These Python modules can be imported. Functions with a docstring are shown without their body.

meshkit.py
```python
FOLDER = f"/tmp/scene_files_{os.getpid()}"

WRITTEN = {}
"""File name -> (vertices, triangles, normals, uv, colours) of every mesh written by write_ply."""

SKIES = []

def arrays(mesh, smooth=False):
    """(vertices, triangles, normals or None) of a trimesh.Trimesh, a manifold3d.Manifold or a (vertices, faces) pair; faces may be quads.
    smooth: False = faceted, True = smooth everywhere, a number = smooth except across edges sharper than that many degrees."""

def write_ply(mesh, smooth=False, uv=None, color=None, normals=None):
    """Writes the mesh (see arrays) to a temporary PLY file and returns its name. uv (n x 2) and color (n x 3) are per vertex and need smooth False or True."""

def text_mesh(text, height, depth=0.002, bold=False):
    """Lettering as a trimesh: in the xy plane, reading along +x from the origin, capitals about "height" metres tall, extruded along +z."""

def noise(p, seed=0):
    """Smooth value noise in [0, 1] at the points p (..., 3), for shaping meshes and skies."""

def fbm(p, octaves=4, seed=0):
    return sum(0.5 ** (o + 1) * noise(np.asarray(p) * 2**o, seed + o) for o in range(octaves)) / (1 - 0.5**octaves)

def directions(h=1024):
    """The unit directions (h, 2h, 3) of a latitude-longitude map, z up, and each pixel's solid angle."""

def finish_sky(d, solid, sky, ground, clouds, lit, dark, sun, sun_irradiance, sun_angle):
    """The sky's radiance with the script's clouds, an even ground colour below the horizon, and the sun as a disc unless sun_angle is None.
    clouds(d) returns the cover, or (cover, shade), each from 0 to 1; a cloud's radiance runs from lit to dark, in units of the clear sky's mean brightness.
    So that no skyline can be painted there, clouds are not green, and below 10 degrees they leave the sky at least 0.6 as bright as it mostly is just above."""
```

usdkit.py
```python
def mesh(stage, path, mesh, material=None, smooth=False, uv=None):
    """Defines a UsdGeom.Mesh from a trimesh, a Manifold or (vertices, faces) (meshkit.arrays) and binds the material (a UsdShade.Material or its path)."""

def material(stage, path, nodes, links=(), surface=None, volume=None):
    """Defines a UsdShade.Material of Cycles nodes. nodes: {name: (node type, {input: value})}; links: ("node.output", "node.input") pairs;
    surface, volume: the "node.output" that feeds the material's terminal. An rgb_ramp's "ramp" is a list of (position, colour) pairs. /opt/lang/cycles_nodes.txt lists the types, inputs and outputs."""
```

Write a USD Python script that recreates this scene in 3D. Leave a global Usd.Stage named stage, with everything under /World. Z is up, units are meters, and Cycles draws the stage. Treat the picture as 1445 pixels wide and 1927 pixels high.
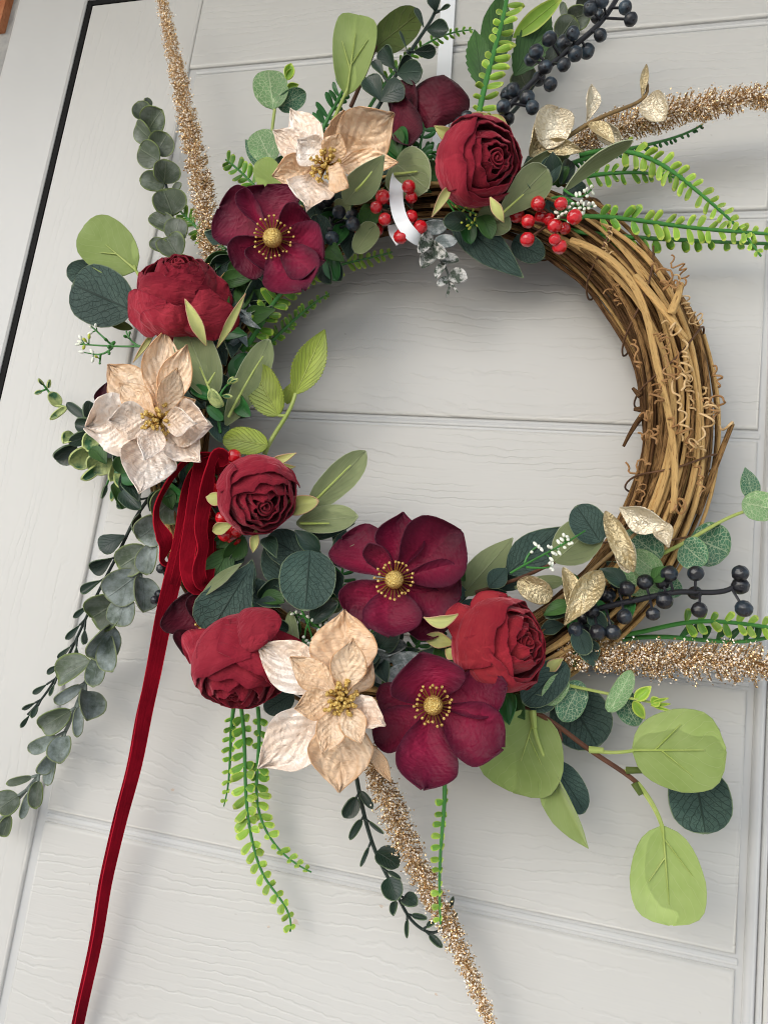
import math, random
import numpy as np, trimesh, usdkit, meshkit
from scipy.interpolate import PchipInterpolator, CubicSpline
from scipy.spatial.transform import Rotation as R
from pxr import Usd, UsdGeom, UsdLux, UsdShade, Gf, Sdf

stage = Usd.Stage.CreateInMemory()
UsdGeom.SetStageUpAxis(stage, UsdGeom.Tokens.z)
UsdGeom.SetStageMetersPerUnit(stage, 1.0)
UsdGeom.Xform.Define(stage, '/World')

# ------------------------------------------------------------------ camera, sky, sun, exposure
CAM = np.array([0.3705, -0.5114, -0.4693])
ROT = R.from_rotvec([1.7674, 0.1369, 0.3054])
FPX, CX, CY = 1506.6, 722.5, 963.5
EXPOSURE = 0.78
RIGHT, UP, BACK = ROT.as_matrix().T
cam = UsdGeom.Camera.Define(stage, '/World/camera')
m4 = np.eye(4); m4[:3, :3] = ROT.as_matrix().T; m4[3, :3] = CAM
cam.AddTransformOp().Set(Gf.Matrix4d(*m4.ravel().tolist()))
cam.CreateHorizontalApertureAttr(36.0); cam.CreateVerticalApertureAttr(36.0 * 1024 / 767)
cam.CreateFocalLengthAttr(36.0 * FPX / 1445)
cam.CreateClippingRangeAttr(Gf.Vec2f(0.01, 1000))
cam.CreateExposureAttr(EXPOSURE)

SUN_DIR = np.array([-0.40, -0.80, 0.44]); SUN_DIR /= np.linalg.norm(SUN_DIR)
sky = UsdLux.DomeLight.Define(stage, '/World/sky')
skym = usdkit.material(stage, '/World/Looks/overcast_sky', {
    's': ('sky_texture', {'sky_type': 'single_scattering', 'sun_disc': False, 'sun_elevation': float(math.asin(SUN_DIR[2])),
                          'sun_rotation': float(math.atan2(SUN_DIR[0], SUN_DIR[1]))}),
    'h': ('hsv', {'saturation': 0.6}),
    'b': ('background_shader', {'strength': 0.12})},
    [('s.color', 'h.color'), ('h.color', 'b.color')], surface='b.background')
UsdShade.MaterialBindingAPI.Apply(sky.GetPrim()).Bind(skym)
sky.GetPrim().SetCustomDataByKey('kind', 'structure')
sun = UsdLux.DistantLight.Define(stage, '/World/sun')
sun.CreateIntensityAttr(0.2); sun.CreateAngleAttr(80.0); sun.CreateNormalizeAttr(True)
sun.CreateColorAttr(Gf.Vec3f(1.0, 0.98, 0.95))
zr, _ = R.align_vectors([SUN_DIR], [[0, 0, 1.0]])
sm = np.eye(4); sm[:3, :3] = zr.as_matrix().T
sun.AddTransformOp().Set(Gf.Matrix4d(*sm.ravel().tolist()))

# ------------------------------------------------------------------ helpers
def nrm(a):
    a = np.asarray(a, float)
    return a / np.maximum(np.linalg.norm(a, axis=-1, keepdims=True), 1e-12)

def P(x, y, h=0.0):
    """point at h metres in front of the door, seen at photograph pixel x, y"""
    d = RIGHT * ((x - CX) / FPX) - UP * ((y - CY) / FPX) - BACK
    return CAM + d * ((-h - CAM[1]) / d[1])

def px(n, p):
    return n * float((CAM - p) @ BACK) / FPX

def view(p):
    return nrm(CAM - p)

used = {}
def numbered(path):
    n = used.get(path, -1) + 1
    used[path] = n
    return path if n == 0 else f'{path}_{n:03d}'

class Thing:
    pass

def thing(name, label, cat, base, group=None, kind=None):
    t = Thing(); t.path = numbered('/World/' + name); t.o = np.asarray(base, float)
    x = UsdGeom.Xform.Define(stage, t.path); x.AddTranslateOp().Set(Gf.Vec3d(*t.o.tolist()))
    p = x.GetPrim()
    if label: p.SetCustomDataByKey('label', label)
    if cat: p.SetCustomDataByKey('category', cat)
    if group: p.SetCustomDataByKey('group', group)
    if kind: p.SetCustomDataByKey('kind', kind)
    return t

def part(t, name, mesh, mat, label=None, kind=None, smooth=True):
    """mesh = (verts, faces, uv or None)"""
    v, f, uv = mesh
    q = Thing(); q.path = numbered(t.path + '/' + name); q.o = t.o
    pr = usdkit.mesh(stage, q.path, (np.asarray(v) - t.o, f), mat, smooth=smooth, uv=uv).GetPrim()
    if label: pr.SetCustomDataByKey('label', label)
    if kind: pr.SetCustomDataByKey('kind', kind)
    return q

def join(ms):
    V, F, U, n = [], [], [], 0
    for v, f, u in ms:
        V.append(v); F.append(np.asarray(f) + n); n += len(v)
        U.append(np.zeros((len(v), 2)) if u is None else u)
    return np.vstack(V), np.vstack(F), np.vstack(U)

def grid_faces(a, b):
    i = np.arange(a * b).reshape(a, b)
    q = np.stack([i[:-1, :-1], i[1:, :-1], i[1:, 1:], i[:-1, 1:]], -1).reshape(-1, 4)
    return np.vstack([q[:, [0, 1, 2]], q[:, [0, 2, 3]]])

def thicken(G, uv, t):
    """solid from a grid of points G (a, b, 3): front, back and a rim with its own vertices; front looks along the grid normal"""
    a, b, _ = G.shape
    du = np.gradient(G, axis=0); dv = np.gradient(G, axis=1)
    N = nrm(np.cross(du, dv))
    A, B = G + N * t / 2, G - N * t / 2
    f = grid_faces(a, b)
    n = a * b
    V = [A.reshape(-1, 3), B.reshape(-1, 3)]; F = [f, f[:, ::-1] + n]; U = [uv.reshape(-1, 2)] * 2
    idx = np.arange(n).reshape(a, b)
    loop = np.concatenate([idx[:, 0], idx[-1, 1:], idx[-2::-1, -1], idx[0, -2:0:-1]])
    k = len(loop)
    V += [A.reshape(-1, 3)[loop], B.reshape(-1, 3)[loop]]; U += [uv.reshape(-1, 2)[loop]] * 2
    i = np.arange(k); j = (i + 1) % k; o = 2 * n
    F.append(np.vstack([np.stack([o + i, o + k + i, o + j], 1), np.stack([o + j, o + k + i, o + k + j], 1)])[:, ::-1] if False else
             np.vstack([np.stack([o + i, o + j, o + k + i], 1), np.stack([o + j, o + k + j, o + k + i], 1)])[:, ::-1])
    return np.vstack(V), np.vstack(F), np.vstack(U)

PROF = {k: PchipInterpolator(*zip(*v)) for k, v in {
    'ovate': [(0, .04), (.1, .5), (.25, .86), (.4, 1), (.55, .95), (.75, .66), (.9, .3), (1, .03)],
    'round': [(0, .06), (.04, .42), (.12, .68), (.3, .95), (.5, 1), (.7, .93), (.86, .7), (.95, .42), (1, .06)],
    'lance': [(0, .08), (.2, .6), (.45, 1), (.7, .75), (.9, .3), (1, .03)],
    'long': [(0, .1), (.12, .5), (.35, .9), (.6, 1), (.8, .85), (.92, .55), (1, .06)],
    'obov': [(0, .1), (.2, .4), (.45, .78), (.7, 1), (.87, .85), (.96, .5), (1, .08)],
    'petal': [(0, .18), (.15, .42), (.4, .82), (.62, 1), (.78, .95), (.9, .70), (.965, .38), (1, .06)],
    'poin': [(0, .12), (.15, .4), (.33, .82), (.5, 1), (.65, .9), (.82, .52), (.93, .2), (1, .02)],
    'broad': [(0, .06), (.04, .36), (.12, .62), (.32, .88), (.56, 1), (.76, .95), (.89, .76), (.96, .46), (1, .06)],
    'frond': [(0, .25), (.2, .7), (.5, 1), (.8, .95), (.93, .65), (1, .1)],
    'band': [(0, 1), (1, 1)],
}.items()}

def sheet(b, t, w, prof='ovate', roll=0, bend=0.0, cup=0.0, tip=0.0, ruf=0.0, nu=12, nv=8, th=0.0005, seed=0, fold=0.0, side=0.0, serr=0, nor=None, twist=0.0, rs=3.0):
    """a leaf or petal from b to t (world), w metres wide at its widest, facing the normal"""
    b, t = np.asarray(b, float), np.asarray(t, float)
    a = t - b; L = np.linalg.norm(a); a = a / L
    n = view((b + t) / 2) if nor is None else np.asarray(nor, float)
    n = nrm(n - a * (n @ a)); s = np.cross(a, n)
    if roll:
        c, q = math.cos(math.radians(roll)), math.sin(math.radians(roll))
        n, s = n * c + s * q, s * c - n * q
    u = np.linspace(0, 1, nu + 1)
    if serr:
        pass
    else:
        u = 0.5 - 0.5 * np.cos(np.pi * u); u = 0.6 * u + 0.4 * np.linspace(0, 1, nu + 1)
    v = np.linspace(-1, 1, nv + 1)
    U, V = np.meshgrid(u, v, indexing='ij')
    W = PROF[prof](U) * w / 2
    if serr:
        W = W * (1 + 0.17 * ((U * serr) % 1.0 - 0.6) * (np.abs(V) > 0.9))
    rng = np.random.default_rng(seed + 17)
    off = rng.uniform(0, 50, 3)
    lift = bend * L * 4 * U * (1 - U) + tip * L * U ** 3
    lift = lift + cup * W * V ** 2 * 2 + fold * W * (np.abs(V) - .25)
    if ruf:
        q = np.stack([U * rs + off[0], V * rs * .7 + off[1], np.full_like(U, off[2])], -1)
        nz = meshkit.fbm(q, 3, seed=seed % 97) - 0.5
        lift = lift + ruf * w * nz * 2 * (0.35 + 0.65 * np.maximum(np.abs(V), U ** 2)) * np.minimum(1, U * 4)
        nz2 = meshkit.fbm(q * 1.3 + 9.1, 2, seed=seed % 89) - 0.5
        W = W * (1 + ruf * 0.5 * nz2)
    sd = side * L * 4 * U * (1 - U)
    S, Nn = s[None, None, :], n[None, None, :]
    if twist:
        an = np.radians(twist) * (U - .3)[..., None]
        S, Nn = S * np.cos(an) + Nn * np.sin(an), Nn * np.cos(an) - S * np.sin(an)
    G = b + a * (U * L)[..., None] + S * (W * V + sd)[..., None] + Nn * lift[..., None]
    uv = np.stack([U, V * .5 + .5], -1)
    # grid normal: cross(du, dv) = a x s = -n*-1 ...; keep it along n
    if np.dot(np.cross(a, s), n) < 0:
        G, uv = G[:, ::-1], uv[:, ::-1]
    return thicken(G, uv, th)

def spline(pts, n=40):
    p = np.asarray(pts, float)
    if len(p) == 2:
        return p[0] + (p[1] - p[0]) * np.linspace(0, 1, n)[:, None]
    d = np.r_[0, np.cumsum(np.linalg.norm(np.diff(p, axis=0), axis=1) ** .7)]
    return CubicSpline(d, p)(np.linspace(0, d[-1], n))

def tube(pts, r, sides=6, cap=True):
    p = np.asarray(pts, float); n = len(p)
    r = np.broadcast_to(np.asarray(r, float), n)
    T = nrm(np.gradient(p, axis=0))
    ref = np.array([0, 0, 1.0]) if abs(T[0][2]) < .9 else np.array([1.0, 0, 0])
    N = np.zeros_like(p); x = nrm(np.cross(T[0], ref))
    for i in range(n):
        x = nrm(x - T[i] * (x @ T[i])); N[i] = x
    B = np.cross(T, N)
    a = np.linspace(0, 2 * np.pi, sides + 1)
    G = p[:, None] + r[:, None, None] * (N[:, None] * np.cos(a)[None, :, None] + B[:, None] * np.sin(a)[None, :, None])
    L = np.r_[0, np.cumsum(np.linalg.norm(np.diff(p, axis=0), axis=1))]
    uv = np.stack(np.broadcast_arrays(L[:, None] * 20, a[None] / (2 * np.pi)), -1)
    f = grid_faces(n, sides + 1)[:, ::-1]
    V, U = G.reshape(-1, 3), uv.reshape(-1, 2)
    # weld normals along the seam by averaging happens per vertex only; caps
    if cap:
        k = len(V)
        V = np.vstack([V, p[0], p[-1]]); U = np.vstack([U, [0, 0], [1, 1]])
        i = np.arange(sides); e = (n - 1) * (sides + 1)
        f = np.vstack([f, np.stack([np.full(sides, k), i, i + 1], 1)[:, ::-1] * 1, np.stack([np.full(sides, k + 1), e + i + 1, e + i], 1)[:, ::-1]])
    return V, f, U

ICO = {n: trimesh.creation.icosphere(n) for n in (0, 1, 2, 3)}
def ball(c, r, n=2, squash=(1, 1, 1), axis=None, rough=0, seed=0):
    s = ICO[n]; v = s.vertices * np.asarray(squash, float)
    if rough:
        v = v * (1 + rough * (meshkit.noise(s.vertices * 3 + seed * 7.7, seed)[:, None] - .5))
    if axis is not None:
        q, _ = R.align_vectors([axis], [[0, 0, 1.0]]); v = q.apply(v)
    uv = np.stack([np.arctan2(s.vertices[:, 1], s.vertices[:, 0]) / 6.283 + .5, s.vertices[:, 2] * .5 + .5], -1)
    return np.asarray(c) + v * r, np.array(s.faces), uv

def box(lo, hi, bev=0.0):
    lo, hi = np.asarray(lo, float), np.asarray(hi, float)
    if bev <= 0:
        m = trimesh.creation.box(bounds=[lo, hi])
    else:
        c = []
        for k in range(3):
            d = np.full(3, bev); d[k] = 0
            c.append(trimesh.creation.box(bounds=[lo + d, hi - d]).vertices)
        m = trimesh.convex.convex_hull(np.vstack(c))
    return np.array(m.vertices), np.array(m.faces), None

# ------------------------------------------------------------------ materials
def mat(name, nodes, links, surface='p.BSDF'):
    return usdkit.material(stage, '/World/Looks/' + name, nodes, links, surface=surface)

def cloth(name, c1, c2, scale=60, rough=.75, sheen=.3, spec=.25, bump=.35, bdist=.0012, bscale=220, transl=.12, weave=0, edge=None, metallic=0.0, hue=.03, coat=0.0, crs=0.0, vb=None, tint=None):
    """dyed fabric: mottled colour, fine relief, a slightly darker or lighter rim (edge) seen in its uv"""
    n = {'tc': ('texture_coordinate', {}), 'g': ('geometry', {}),
         'n1': ('noise_texture', {'scale': scale, 'detail': 4.0, 'roughness': .6}),
         'r1': ('map_range', {'from_min': .3, 'from_max': .7, 'clamp': True}),
         'm1': ('mix_color', {'a': c1, 'b': c2}),
         'n2': ('noise_texture', {'scale': bscale, 'detail': 3.0}),
         'b': ('bump', {'strength': bump, 'distance': bdist}),
         'p': ('principled_bsdf', {'roughness': rough, 'sheen_weight': sheen, 'sheen_roughness': .4, 'specular_ior_level': spec, 'metallic': metallic, 'coat_weight': coat, 'coat_roughness': .25}),
         't': ('translucent_bsdf', {}), 'mx': ('mix_closure', {'fac': transl}), 'oi': ('geometry', {}),
         'hs': ('hsv', {}), 'rv': ('map_range', {'from_min': 0., 'from_max': 1., 'to_min': 1 - hue * 4, 'to_max': 1 + hue * 4}), 'ob': ('object_info', {})}
    l = [('g.position', 'n1.vector'), ('g.position', 'n2.vector'), ('n1.fac', 'r1.value'), ('r1.result', 'm1.fac'),
         ('n2.fac', 'b.height'), ('b.normal', 'p.normal'), ('ob.random', 'rv.value'), ('rv.result', 'hs.value')]
    col = 'm1.result'
    if edge:
        ecol, lo, hi = edge
        n.update({'sx': ('separate_xyz', {}), 'va': ('math', {'math_type': 'subtract', 'value2': .5}), 'vb': ('math', {'math_type': 'absolute'}),
                  'vc': ('math', {'math_type': 'multiply', 'value2': 2.0}), 'mxm': ('math', {'math_type': 'maximum'}),
                  'er': ('map_range', {'from_min': lo, 'from_max': hi, 'clamp': True}), 'me': ('mix_color', {'b': ecol}),
                  'en': ('math', {'math_type': 'multiply_add', 'value2': .25, 'value3': -.12}), 'ea': ('math', {'math_type': 'add'})})
        l += [('tc.UV', 'sx.vector'), ('sx.y', 'va.value1'), ('va.value', 'vb.value1'), ('vb.value', 'vc.value1'), ('vc.value', 'mxm.value1'), ('sx.x', 'mxm.value2'),
              ('n1.fac', 'en.value1'), ('mxm.value', 'ea.value1'), ('en.value', 'ea.value2'),
              ('ea.value', 'er.value'), ('er.result', 'me.fac'), (col, 'me.a')]
        col = 'me.result'
    if weave:
        n.update({'wm': ('mapping', {'scale': (weave, weave * .04, 1)}), 'ww': ('noise_texture', {'scale': 1.0, 'detail': 1.0}),
                  'b2': ('bump', {'strength': .5, 'distance': .0004})})
        l += [('tc.UV', 'wm.vector'), ('wm.vector', 'ww.vector'), ('ww.fac', 'b2.height'), ('b.normal', 'b2.normal'), ('b2.normal', 'p.normal')]
        l.remove(('b.normal', 'p.normal'))
    if crs:
        n.update({'cm': ('mapping', {'scale': (9, 3.2, 1)}), 'cn': ('noise_texture', {'scale': 1.0, 'detail': 3.0, 'distortion': 1.2}), 'cb': ('bump', {'strength': crs, 'distance': .003})})
        l += [('tc.UV', 'cm.vector'), ('cm.vector', 'cn.vector'), ('cn.fac', 'cb.height'), ('cb.normal', 'b.normal')]
    if vb:
        n.update({'vx': ('separate_xyz', {}), 'v1': ('math', {'math_type': 'subtract', 'value2': .5}), 'v2': ('math', {'math_type': 'absolute'}), 'v3': ('math', {'math_type': 'multiply_add', 'value2': -2.0 * vb[1]}),
                  'v4': ('math', {'math_type': 'multiply', 'value2': 6.283 * vb[0]}), 'v5': ('math', {'math_type': 'sine'}), 'v6': ('math', {'math_type': 'multiply_add', 'value2': .08}), 'vbm': ('bump', {'strength': vb[2], 'distance': .0011})})
        l += [('tc.UV', 'vx.vector'), ('vx.y', 'v1.value1'), ('v1.value', 'v2.value1'), ('v2.value', 'v3.value1'), ('n1.fac', 'v6.value1'), ('vx.x', 'v6.value3'), ('v6.value', 'v3.value3'), ('v3.value', 'v4.value1'), ('v4.value', 'v5.value1'), ('v5.value', 'vbm.height')]
        if crs: l.append(('vbm.normal', 'cb.normal'))
        else: l.append(('vbm.normal', 'b.normal'))
    if tint: n['p'][1]['sheen_tint'] = tint
    l += [(col, 'hs.color'), ('hs.color', 'p.base_color'), ('hs.color', 't.color'), ('p.BSDF', 'mx.closure1'), ('t.BSDF', 'mx.closure2')]
    return mat(name, n, l, 'mx.closure')

def leafm(name, c1, c2, vein, nveins=7, slope=.35, vw=.06, mid=.05, net=None, rough=.55, spec=.35, vmix=.8, vbump=.6, rim=None, rimw=.9, bloom=None, transl=.12, scale=55, sheen=.0, val=.05):
    n = {'tc': ('texture_coordinate', {}), 'g': ('geometry', {}), 'sx': ('separate_xyz', {}),
         'n1': ('noise_texture', {'scale': scale, 'detail': 4.0, 'roughness': .6}), 'r1': ('map_range', {'from_min': .3, 'from_max': .7, 'clamp': True}),
         'm1': ('mix_color', {'a': c1, 'b': c2}),
         'va': ('math', {'math_type': 'subtract', 'value2': .5}), 'vb': ('math', {'math_type': 'absolute'}), 'vc': ('math', {'math_type': 'multiply', 'value2': 2.0}),
         'md': ('map_range', {'from_min': mid * .4, 'from_max': mid, 'to_min': 1.0, 'to_max': 0.0, 'clamp': True}),
         's1': ('math', {'math_type': 'multiply_add', 'value2': -slope}), 's2': ('math', {'math_type': 'multiply', 'value2': float(nveins)}), 's3': ('math', {'math_type': 'fraction'}),
         's4': ('math', {'math_type': 'subtract', 'value2': .5}), 's5': ('math', {'math_type': 'absolute'}),
         'sd': ('map_range', {'from_min': vw * .4, 'from_max': vw, 'to_min': 1.0, 'to_max': 0.0, 'clamp': True}),
         'wn': ('noise_texture', {'scale': 90.0, 'detail': 2.0}), 'wa': ('math', {'math_type': 'multiply_add', 'value2': .16, 'value3': -.08}), 'wb': ('math', {'math_type': 'add'}),
         'mm': ('math', {'math_type': 'maximum'}), 'mf': ('math', {'math_type': 'multiply', 'value2': vmix}),
         'm2': ('mix_color', {'b': vein}),
         'fn': ('noise_texture', {'scale': 500.0, 'detail': 2.0}), 'b0': ('bump', {'strength': .15, 'distance': .0006}),
         'b': ('bump', {'strength': vbump, 'distance': .0007}),
         'p': ('principled_bsdf', {'roughness': rough, 'specular_ior_level': spec, 'sheen_weight': sheen}),
         't': ('translucent_bsdf', {}), 'mx': ('mix_closure', {'fac': transl}),
         'hs': ('hsv', {}), 'rv': ('map_range', {'from_min': 0., 'from_max': 1., 'to_min': 1 - val * 3, 'to_max': 1 + val * 3}), 'ob': ('object_info', {})}
    l = [('g.position', 'n1.vector'), ('g.position', 'wn.vector'), ('g.position', 'fn.vector'), ('n1.fac', 'r1.value'), ('r1.result', 'm1.fac'), ('tc.UV', 'sx.vector'),
         ('sx.y', 'va.value1'), ('va.value', 'vb.value1'), ('vb.value', 'vc.value1'), ('vc.value', 'md.value'),
         ('wn.fac', 'wa.value1'), ('wa.value', 'wb.value1'), ('sx.x', 'wb.value2'),
         ('vc.value', 's1.value1'), ('wb.value', 's1.value3'), ('s1.value', 's2.value1'), ('s2.value', 's3.value1'), ('s3.value', 's4.value1'), ('s4.value', 's5.value1'), ('s5.value', 'sd.value'),
         ('md.result', 'mm.value1'), ('sd.result', 'mm.value2')]
    mask = 'mm.value'
    if net:
        n.update({'vm': ('mapping', {'scale': (net[0], net[1], 1)}), 'vo': ('voronoi_texture', {'feature': 'distance_to_edge', 'scale': 1.0}),
                  'vr': ('map_range', {'from_min': net[2] * .4, 'from_max': net[2], 'to_min': net[3], 'to_max': 0.0, 'clamp': True}), 'mn': ('math', {'math_type': 'maximum'})})
        l += [('tc.UV', 'vm.vector'), ('vm.vector', 'vo.vector'), ('vo.distance', 'vr.value'), ('mm.value', 'mn.value1'), ('vr.result', 'mn.value2')]
        mask = 'mn.value'
    l += [(mask, 'mf.value1'), ('mf.value', 'm2.fac'), ('m1.result', 'm2.a')]
    col = 'm2.result'
    if bloom:
        n.update({'bn': ('noise_texture', {'scale': bloom[1], 'detail': 5.0, 'roughness': .65}), 'br': ('map_range', {'from_min': bloom[2], 'from_max': bloom[3], 'to_max': bloom[4], 'clamp': True}), 'mb': ('mix_color', {'b': bloom[0]})})
        l += [('g.position', 'bn.vector'), ('bn.fac', 'br.value'), ('br.result', 'mb.fac'), (col, 'mb.a')]
        col = 'mb.result'
    if rim:
        n.update({'rx': ('math', {'math_type': 'maximum'}), 'rr': ('map_range', {'from_min': rimw, 'from_max': min(1.0, rimw + .07), 'clamp': True}), 'mr': ('mix_color', {'b': rim})})
        l += [('vc.value', 'rx.value1'), ('sx.x', 'rx.value2'), ('rx.value', 'rr.value'), ('rr.result', 'mr.fac'), (col, 'mr.a')]
        col = 'mr.result'
    l += [('fn.fac', 'b0.height'), ('b0.normal', 'b.normal'), (mask, 'b.height'), ('b.normal', 'p.normal'), ('ob.random', 'rv.value'), ('rv.result', 'hs.value'), (col, 'hs.color'),
          ('hs.color', 'p.base_color'), ('hs.color', 't.color'), ('p.BSDF', 'mx.closure1'), ('t.BSDF', 'mx.closure2')]
    return mat(name, n, l, 'mx.closure')

def plain(name, c1, c2, scale=80, rough=.5, spec=.4, metallic=0.0, bump=.2, bdist=.0008, bscale=300, coat=0.0, stretch=None, lo=.35, hi=.65):
    n = {'g': ('geometry', {}), 'tc': ('texture_coordinate', {}), 'n1': ('noise_texture', {'scale': scale, 'detail': 4.0, 'roughness': .6}), 'r1': ('map_range', {'from_min': lo, 'from_max': hi, 'clamp': True}),
         'm1': ('mix_color', {'a': c1, 'b': c2}), 'n2': ('noise_texture', {'scale': bscale, 'detail': 3.0}), 'b': ('bump', {'strength': bump, 'distance': bdist}),
         'p': ('principled_bsdf', {'roughness': rough, 'specular_ior_level': spec, 'metallic': metallic, 'coat_weight': coat, 'coat_roughness': .15})}
    src = 'g.position'
    if stretch:
        n['mp'] = ('mapping', {'scale': stretch}); src = 'mp.vector'
    l = [(src, 'n1.vector'), (src, 'n2.vector'), ('n1.fac', 'r1.value'), ('r1.result', 'm1.fac'), ('m1.result', 'p.base_color'), ('n2.fac', 'b.height'), ('b.normal', 'p.normal')]
    if stretch: l.append(('tc.UV', 'mp.vector'))
    return mat(name, n, l)

def grained(name, c1, c2, along, strength=.5):
    """painted door skin with embossed wood grain: contour lines of a noise stretched along the grain"""
    sc = {'x': (3.2, 8, 9), 'z': (9, 8, 3.0)}[along]
    wig = {'x': (85, 30, 130), 'z': (130, 30, 85)}[along]
    fine = {'x': (16, 60, 420), 'z': (420, 60, 14)}[along]
    n = {'g': ('geometry', {}), 'mp': ('mapping', {'scale': sc}), 'n1': ('noise_texture', {'scale': 1.0, 'detail': 2.0, 'roughness': .4}),
         'mw': ('mapping', {'scale': wig}), 'nw': ('noise_texture', {'scale': 1.0, 'detail': 2.0}), 'sx': ('separate_xyz', {}),
         'c1': ('math', {'math_type': 'multiply', 'value2': 150.0}), 'c2': ('math', {'math_type': 'multiply_add', 'value2': 13.0}), 'k': ('math', {'math_type': 'multiply_add', 'value2': 1.0}),
         'fr': ('math', {'math_type': 'fraction'}), 's': ('math', {'math_type': 'subtract', 'value2': .5}), 'a': ('math', {'math_type': 'absolute'}),
         'ln': ('map_range', {'range_type': 'smoothstep', 'from_min': .02, 'from_max': .2, 'to_min': 0.0, 'to_max': 1.0, 'clamp': True}),
         'mm': ('mapping', {'scale': {'x': (9, 9, 60), 'z': (60, 9, 9)}[along]}), 'mk': ('noise_texture', {'scale': 1.0, 'detail': 3.0}), 'mkr': ('map_range', {'from_min': .42, 'from_max': .62, 'to_min': .0, 'to_max': 1.0, 'clamp': True}),
         'lm': ('math', {'math_type': 'subtract', 'value1': 1.0}), 'lf': ('math', {'math_type': 'multiply'}),
         'mf': ('mapping', {'scale': fine}), 'n2': ('noise_texture', {'scale': 1.0, 'detail': 3.0, 'roughness': .6}),
         'n3': ('noise_texture', {'scale': 420.0, 'detail': 2.0}),
         'b1': ('bump', {'strength': strength, 'distance': .00055, 'invert': True}), 'b2': ('bump', {'strength': strength * .4, 'distance': .0005}), 'b3': ('bump', {'strength': .12, 'distance': .0004}),
         'nc': ('noise_texture', {'scale': 4.0, 'detail': 5.0}), 'rc': ('map_range', {'from_min': .3, 'from_max': .7, 'clamp': True}), 'm1': ('mix_color', {'a': c1, 'b': c2}),
         'nd': ('noise_texture', {'scale': 130.0, 'detail': 2.0}), 'rd': ('map_range', {'from_min': .74, 'from_max': .8, 'to_max': .4, 'clamp': True}), 'm2': ('mix_color', {'b': (.22, .19, .15)}),
         'p': ('principled_bsdf', {'roughness': .42, 'specular_ior_level': .4})}
    l = [('g.position', 'mp.vector'), ('mp.vector', 'n1.vector'), ('g.position', 'sx.vector'), ('sx.%s' % ('z' if along == 'x' else 'x'), 'c1.value1'), ('n1.fac', 'c2.value1'), ('c1.value', 'c2.value3'), ('g.position', 'mw.vector'), ('mw.vector', 'nw.vector'), ('nw.fac', 'k.value1'), ('c2.value', 'k.value3'), ('k.value', 'fr.value1'), ('fr.value', 's.value1'), ('s.value', 'a.value1'), ('a.value', 'ln.value'),
         ('g.position', 'mm.vector'), ('mm.vector', 'mk.vector'), ('mk.fac', 'mkr.value'), ('ln.result', 'lm.value2'), ('lm.value', 'lf.value1'), ('mkr.result', 'lf.value2'),
         ('g.position', 'mf.vector'), ('mf.vector', 'n2.vector'), ('g.position', 'n3.vector'), ('g.position', 'nc.vector'), ('g.position', 'nd.vector'),
         ('lf.value', 'b1.height'), ('n2.fac', 'b2.height'), ('b1.normal', 'b2.normal'), ('n3.fac', 'b3.height'), ('b2.normal', 'b3.normal'), ('b3.normal', 'p.normal'),
         ('nc.fac', 'rc.value'), ('rc.result', 'm1.fac'), ('m1.result', 'm2.a'), ('nd.fac', 'rd.value'), ('rd.result', 'm2.fac'), ('m2.result', 'p.base_color')]
    return mat(name, n, l)

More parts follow.
